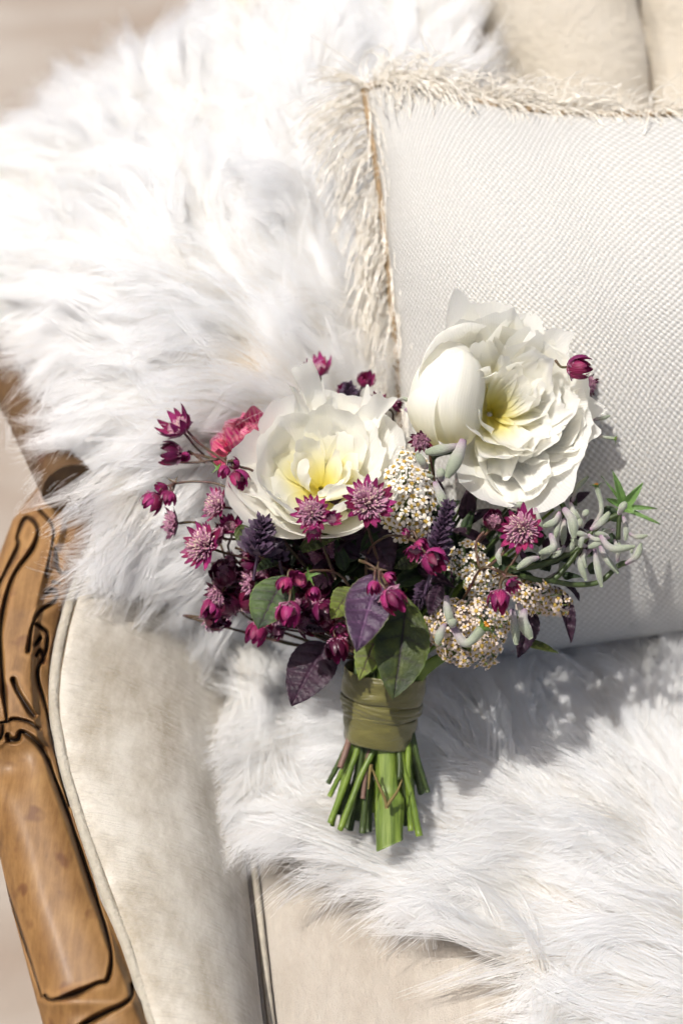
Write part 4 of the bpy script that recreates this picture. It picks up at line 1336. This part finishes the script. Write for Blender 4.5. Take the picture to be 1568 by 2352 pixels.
n1 = yarrow(940, 1140, 62, 112, .972, .018, (-.05, .35, 1), 16.5, lambda x, y: not ((x - 845) ** 2 + (y - 1150) ** 2 < 48 ** 2), 'loose white yarrow florets between the two peonies', 1)
n2 = yarrow(1036, 1432, 62, 56, .965, .018, (-.1, .1, .9), 14.0, None, 'dense yarrow head beside the large dark green leaf', 2, FLOC)
n2 += yarrow(1112, 1436, 62, 60, .970, .020, (.15, .1, .9), 14.0, None, 'dense yarrow head under the drooping masterwort bud', 12, FLOC)
n2 += yarrow(1078, 1492, 80, 44, .972, .020, (0, -.25, .9), 14.0, None, 'lowest yarrow head, hanging over the ribbon side', 22, FLOC)
n3 = yarrow(1074, 1285, 48, 44, .975, .014, (0, .2, .9), 14.5, None, 'small yarrow cluster beside the purple basil spike', 3)
n3 += yarrow(1112, 1338, 46, 44, .972, .014, (.1, 0, .9), 14.0, None, 'shaded yarrow cluster behind the paired masterwort buds', 13)
n4 = yarrow(1222, 1368, 48, 42, .988, .014, (.2, .1, .9), 14.0, None, 'small yarrow cluster under the felted grey buds', 4, FLOC)
n4 += yarrow(1275, 1385, 40, 32, .992, .012, (.3, 0, .9), 14.0, None, 'outermost yarrow cluster by the dark twisted leaf', 14, FLOC)
print('florets', n1, n2, n3, n4)

# ---- felted grey-green sprig (capsules)
sprig = empty('felted_sprig', bq, Matrix.Translation(tuple(P(1280, 1240, .98))))
sprig['label'] = 'felted grey-green bud sprig reaching out to the right'
sprig2 = empty('felted_sprig', bq, Matrix.Translation(tuple(P(1040, 1100, .96))))
sprig2['label'] = 'felted grey-green sprig between the peonies'
sprig3 = empty('felted_sprig', bq, Matrix.Translation(tuple(P(1080, 1400, .95))))
sprig3['label'] = 'felted buds lying over the domed yarrow head'


def felt(parent, p0, p1, w_, d=.965, bend=0.0, trumpet=False, dd=None):
    a = P(p0[0], p0[1], d); b = P(p1[0], p1[1], (dd if dd is not None else d - .004))
    L_ = np.linalg.norm(b - a)
    side = nrm(np.cross(b - a, CV(0, 0, 1)))
    m = (a + b) / 2 + side * L_ * (bend + random.gauss(0, .15)) + CV(0, 0, .002)
    w0 = w_ * K * d / 2 * random.uniform(.75, 1.1); b = b + (b - a) * random.uniform(.05, .25)
    if trumpet: rad = [w0 * .62, w0 * .75, w0 * .72, w0 * .8, w0 * .95]
    else: rad = [w0 * .55, w0 * .72, w0 * .80, w0 * .98, w0 * 1.05, w0 * .86, w0 * .42]
    n, sd_ = 18, 12
    v, f = tube([a, m, b], rad, sd_, n=n)
    s = np.repeat(np.linspace(0, 1, n), sd_)
    # petal seams at the bud end
    ang = np.tile(np.arange(sd_) / sd_ * 6.283, n)
    c = cr([a, m, b], n).repeat(sd_, axis=0)
    v = c + (v - c) * (1 - .10 * (s > .55) * (np.cos(ang * 3) > .5))[:, None]
    o = mobj('bud', v, f, M_FUZZ, parent, attrs={'s': s})
    if trumpet:
        ax = nrm(b - m)
        M = frame(b - ax * w0 * .3, ax, random.uniform(0, 6))
        V, F, s_, uv_ = petal(L_=w0 * 3.4, W_=w0 * 1.1, e0=70, e1=-50, cup=.7, ruf=.0001, seed=5, ns=8, nt_=5, tip=.98, jag=0, base=.8, knee=.3)
        me = mesh('lobe', V, F, M_SEPAL, attrs={'s': .6 + .4 * s_}, uv=uv_)
        for i in range(6):
            inst('lobe', me, parent, M @ Matrix.Rotation(i * 1.047 + random.gauss(0, .12), 4, 'Z') @ Matrix.Translation((w0 * .55, 0, 0)))
        for i in range(5):
            th = i * 1.257
            q = b + np.array((M.to_3x3() @ Vector((math.cos(th) * w0 * .5, math.sin(th) * w0 * .5, 0))))
            vv, ff = tube([q, q + ax * w0 * 1.3], w0 * .16, 5, n=4)
            mobj('anther', vv, ff, M_ANTHER, parent)


def c2(x, y): return ((1850 + x * .3827) / 1.5944, (1250 + y * .3827) / 1.5944)
def c3(x, y): return ((1400 + x * .6697) / 1.5944, (1050 + y * .6697) / 1.5944)
def c4(x, y): return ((1350 + x * .7015) / 1.5944, (1650 + y * .7015) / 1.5944)


S2 = .24
for b_, t_, w_, d in [((555, 1600), (640, 1840), 100, .95), ((515, 1640), (370, 1760), 72, .955), ((285, 1600), (335, 1770), 82, .955), ((525, 1660), (470, 1880), 72, .957), ((430, 1840), (330, 2010), 80, .945), ((470, 1950), (350, 2070), 74, .95),
                      ((310, 2070), (140, 2160), 82, .945), ((815, 1800), (965, 1660), 82, .955), ((900, 1860), (1175, 1945), 88, .945), ((790, 1850), (930, 1885), 66, .95), ((790, 1870), (665, 1835), 54, .95), ((800, 1860), (720, 1970), 62, .95),
                      ((755, 1990), (765, 2140), 64, .965), ((810, 1990), (775, 2245), 72, .97), ((850, 1990), (905, 2280), 84, .965), ((900, 1960), (1050, 2180), 74, .965), ((1085, 1650), (1150, 1545), 92, .955), ((1125, 1680), (1145, 1890), 52, .97),
                      ((1150, 2130), (1285, 1945), 66, .96), ((1070, 2100), (1085, 1940), 54, .97), ((1040, 1900), (1030, 2010), 52, .97), ((620, 1550), (700, 1690), 64, .97), ((760, 1690), (785, 1620), 74, .965), ((660, 1790), (700, 1700), 80, .97),
                      ((640, 1530), (765, 1335), 62, .99), ((1180, 1840), (1330, 1855), 62, .99), ((840, 750), (980, 715), 56, .995), ((1170, 1940), (1200, 2020), 48, .975), ((60, 1580), (170, 1560), 90, .955), ((560, 1960), (450, 2060), 66, .975), ((770, 1960), (640, 1900), 70, .965), ((560, 1700), (550, 1900), 70, .972), ((700, 1600), (640, 1640), 60, .98), ((960, 1890), (820, 1960), 70, .97), ((500, 2000), (640, 1900), 74, .978), ((240, 1950), (300, 2010), 70, .955)]:
    felt(sprig, c2(*b_), c2(*t_), w_ * S2, d)
felt(sprig, c2(820, 1800), c2(870, 1420), 70 * S2, .965, 0.03, True)
felt(sprig, c2(870, 900), c2(1010, 925), 52 * S2, .99, 0, True)
for b_, t_, w_, d in [((440, 840), (365, 1010), 82, .945), ((420, 870), (250, 905), 62, .95), ((325, 1055), (330, 1000), 54, .945), ((285, 1070), (340, 1200), 50, .945), ((240, 990), (195, 925), 54, .955), ((125, 670), (165, 760), 46, .985), ((80, 625), (140, 630), 30, 1.0), ((215, 1050), (270, 1040), 30, .955)]:
    felt(sprig2, c3(*b_), c3(*t_), w_ * .42, d)
for b_, t_, w_, d in [((405, 760), (430, 900), 46, .945), ((395, 910), (360, 1000), 44, .94), ((440, 915), (430, 880), 46, .93), ((745, 830), (765, 990), 52, .955), ((810, 830), (840, 960), 56, .955), ((780, 800), (800, 880), 50, .96), ((690, 510), (685, 590), 36, .955)]:
    felt(sprig3, c4(*b_), c4(*t_), w_ * .44, d)
felt(sprig3, c4(440, 925), c4(575, 930), 58 * .44, .935, 0, True)
rf_ = np.random.default_rng(91)
for k in range(5):
    x_, y_ = rf_.uniform(1215, 1420), rf_.uniform(1140, 1340)
    an = rf_.uniform(0, 6.283); l_ = rf_.uniform(24, 50)
    felt(sprig, (x_, y_), (x_ + l_ * math.cos(an), y_ + l_ * math.sin(an)), rf_.uniform(13, 19), rf_.uniform(.972, .99))
# sprig stalks
for par, pts, r_ in ((sprig, [c2(130, 2240), c2(420, 2290), c2(600, 2130), c2(720, 1960)], .0020), (sprig, [c2(420, 2290), c2(680, 2330), c2(900, 2300), c2(1060, 2160)], .0019), (sprig, [c2(420, 1450), c2(510, 1520), c2(560, 1610), c2(520, 1720)], .0019),
                     (sprig, [c2(720, 1960), c2(780, 1870), c2(950, 1720), c2(1090, 1650)], .0019), (sprig, [c2(1060, 2160), c2(1110, 2130), c2(1155, 2120)], .0020), (sprig, [c2(0, 2180), c2(300, 2150), c2(560, 2050), c2(720, 1960)], .0021), (sprig, [c2(300, 2080), c2(360, 2050), c2(480, 1980)], .0018), (sprig, [c2(1090, 1650), c2(1080, 1760), c2(1075, 1900)], .0016),
                     (sprig2, [c3(490, 850), c3(420, 890), c3(280, 930), c3(270, 1060)], .0022), (sprig2, [c3(500, 850), c3(510, 1000), c3(515, 1120), c3(480, 1240)], .0015), (sprig2, [c3(480, 1240), c3(430, 1330), c3(450, 1500)], .0015), (sprig3, [c4(400, 780), c4(430, 720), c4(480, 640)], .0016)):
    v, f = tube([P(x, y, .975 if par is sprig else 1.0) for x, y in pts], r_, 8)
    mobj('stalk', v, f, M_STEMD, par, attrs={'s': np.full(len(v), .2)})
# spiky green calyx at the far right
M0 = c2(1130, 1600)
for tx, ty, w_ in ((1035, 1240, 60), (1312, 1352, 62), (1450, 1590, 34), (1480, 1735, 40), (985, 1500, 46), (1000, 1660, 50), (1230, 1640, 70), (940, 1290, 14)):
    q = c2(tx, ty)
    leaf((M0[0], M0[1], 1.0), (q[0], q[1], .992), w_ * S2 * 1.6, simple('calyx_green', (.13, .24, .06), .45, .4, .4, 90) if 'calyx_green' not in bpy.data.materials else bpy.data.materials['calyx_green'], name='calyx_lobe', n_=(0, .3, .9), seed=int(tx), fold=.5, serr=0, ns=14, nt_=7, wmax=.3)

# ---- ribbon and stems
RA, RB = P(884, 1540, 1.012), P(868, 1702, 1.022)


def ribbon():
    ax = nrm(RB - RA); L_ = np.linalg.norm(RB - RA)
    x = R_ - ax * (R_ @ ax); x = nrm(x); y = nrm(np.cross(ax, x))
    if y @ D_ > 0: y = -y
    base_r = lambda t: (np.interp(t, [0, .3, .7, 1], [90, 92, 82, 76])) * K * 1.0

    def band(t0a, t1a, off, slope, nm, wob):
        n, m = 72, 22
        V = []
        for i in range(n):
            th = i / n * 2 * math.pi
            for j in range(m):
                q = j / (m - 1)
                t = t0a + (t1a - t0a) * q + slope * math.cos(th) + .012 * math.sin(3 * th + wob)
                rr = base_r(t) + off - .0007 * (2 * abs(q - .5)) ** 8 + .0003 * math.sin(5 * th + wob + 4 * q) + .0003 * math.sin(q * 12 + 3 * math.sin(2 * th + wob))
                V.append(RA + ax * L_ * t + rr * (math.cos(th) * x + .82 * math.sin(th) * y))
        F = []
        for i in range(n):
            for j in range(m - 1):
                i2 = (i + 1) % n
                F.append((i * m + j, i * m + j + 1, i2 * m + j + 1, i2 * m + j))
        o = mobj(nm, V, F, M_SATIN, rb)
        md = o.modifiers.new('thickness', 'SOLIDIFY'); md.thickness = 0.0006; md.offset = -1
    rb = empty('ribbon', bq, Matrix.Translation(tuple(RA)))
    rb['label'] = 'olive satin ribbon wound round the stems'
    band(0.00, .37, .0013, .02, 'ribbon_turn', .3)
    band(0.30, .64, .0002, -.015, 'ribbon_turn', 1.7)
    band(0.40, .54, .0021, .030, 'ribbon_turn', 2.9)
    band(0.47, .60, .0014, -.026, 'ribbon_turn', 4.4)
    band(0.58, 1.0, .0009, .012, 'ribbon_turn', 5.2)


ribbon()


def s8(x, y): return ((900 + x * .7015) / 1.5944, (2350 + y * .7015) / 1.5944)


STEMS = [([(690, 480), (600, 700), (490, 985)], 34, M_STEM, .985), ([(600, 480), (540, 680), (440, 948)], 36, M_STEM, .992), ([(610, 480), (590, 700), (528, 975)], 30, M_STEMD, 1.0), ([(560, 480), (510, 650), (437, 808)], 26, M_STEM, 1.005),
         ([(545, 470), (500, 600), (430, 738)], 28, M_STEMD, 1.01), ([(545, 470), (525, 560), (490, 660)], 34, M_STEMB, .99), ([(800, 480), (815, 640), (862, 800), (905, 1015)], 36, M_STEM, .985), ([(840, 470), (845, 700), (862, 985)], 34, M_STEM, .99), ([(870, 480), (900, 620), (950, 785)], 26, M_STEMD, 1.0),
         ([(640, 480), (610, 700), (580, 930)], 34, M_STEMD, 1.008), ([(660, 470), (650, 700), (640, 990)], 36, M_STEMD, 1.01), ([(860, 470), (880, 640), (915, 790)], 40, M_STEMD, 1.015), ([(660, 470), (630, 640), (610, 820)], 26, M_STEMB, .992), ([(780, 470), (800, 600), (800, 720)], 26, M_STEMD, .985), ([(820, 470), (828, 700), (835, 960)], 26, M_STEMD, 1.0), ([(560, 470), (520, 700), (480, 900)], 30, M_STEMD, 1.004)]
rs_ = np.random.default_rng(6)
for k in range(14):
    xa = rs_.uniform(560, 860); sp_x = (xa - 700) * rs_.uniform(.15, .6) + rs_.normal(-15, 20)
    STEMS.append(([(xa, 480), (xa + sp_x * .4, 680), (xa + sp_x, rs_.uniform(820, 1000))], rs_.uniform(24, 38), [M_STEM, M_STEMD, M_STEM, M_STEMD][k % 4], rs_.uniform(.992, 1.02)))
for pts, w_, mt, d in STEMS:
    top = np.array([pts[0][0] + random.gauss(0, 8), 0])
    pw = [P(*s8(top[0] * .5 + 350, 60), 1.015)] + [P(*s8(*q), d + .014 + (1.014 - d - .014) * (1 - k / (len(pts) - 1))) for k, q in enumerate(pts)]
    v, f = tube(pw, w_ * .44 * K * d / 2, 10, n=26)
    v += rng.normal(0, .00012, v.shape)
    mobj('stem', v, f, mt, bq)
# thick stem with a node
pts = [(735, 470), (738, 600), (745, 760), (750, 830), (748, 950), (750, 1065)]
wd = [96, 100, 112, 150, 146, 142]
V, n, sd_ = [], 60, 40
cp = cr([P(*s8(*q), 1.012 - .003 * k) for k, q in enumerate(pts)], n)
wr = np.interp(np.linspace(0, 1, n), np.linspace(0, 1, 6), wd) * .44 * K * .98 / 2
ax = nrm(cp[-1] - cp[0]); x = nrm(R_ - ax * (R_ @ ax)); y = np.cross(ax, x)
if y @ D_ > 0: y = -y
for i in range(n):
    for k in range(sd_):
        th = k / sd_ * 6.283
        r_ = wr[i] * (1 + .05 * math.cos(9 * th) * (i / n)) + .0004 * math.sin(th * 4 + i * .2)
        tilt = 0.006 * (i == n - 1) * (-math.cos(th))
        V.append(cp[i] + r_ * (math.cos(th) * x + .62 * math.sin(th) * y) + ax * (.0045 * (i / n) ** 8 * -math.cos(th)))
F = grid_faces(n, sd_, True) + [tuple((n - 1) * sd_ + k for k in range(sd_))]
mt_, N_, L_n, b_n = newmat('thick_stem_green')
t_ = noise(N_, L_n, 240, 4, sc=(1, .06, .06), rough=.7)
r_n = ramp(N_, [(.32, (.055, .09, .014)), (.52, (.13, .19, .025)), (.72, (.23, .29, .06))]); L_n.new(t_.outputs['Fac'], r_n.inputs[0]); L_n.new(r_n.outputs[0], b_n.inputs['Base Color'])
b_n.inputs['Roughness'].default_value = .45; bump(N_, L_n, b_n, t_.outputs['Fac'], .0008, .8)
o = mobj('stem', V, F, mt_, bq)
o['label'] = 'thickest stem, pale green, with a brown leaf scar'
for pts in ([(650, 640), (690, 740), (725, 820), (735, 870)], [(815, 720), (790, 780), (755, 830), (735, 860)], [(640, 770), (645, 700), (655, 640)]):
    v, f = tube([P(*s8(*q), .987) for q in pts], [.0006, .0011, .0014], 6, n=12)
    mobj('leaf_scar', v, f, M_NODE, bq)
# stems rising out of the ribbon to the right
for k in range(7):
    v, f = tube([P(905 + k * 6, 1600, 1.01), P(950 + k * 5, 1545, 1.0), P(1000 + 9 * k, 1510 - k * 3, .995), P(1080 + 12 * k, 1470 - 6 * k, 1.0)], .0017, 7, n=14)
    mobj('stem', v, f, M_STEM, bq)
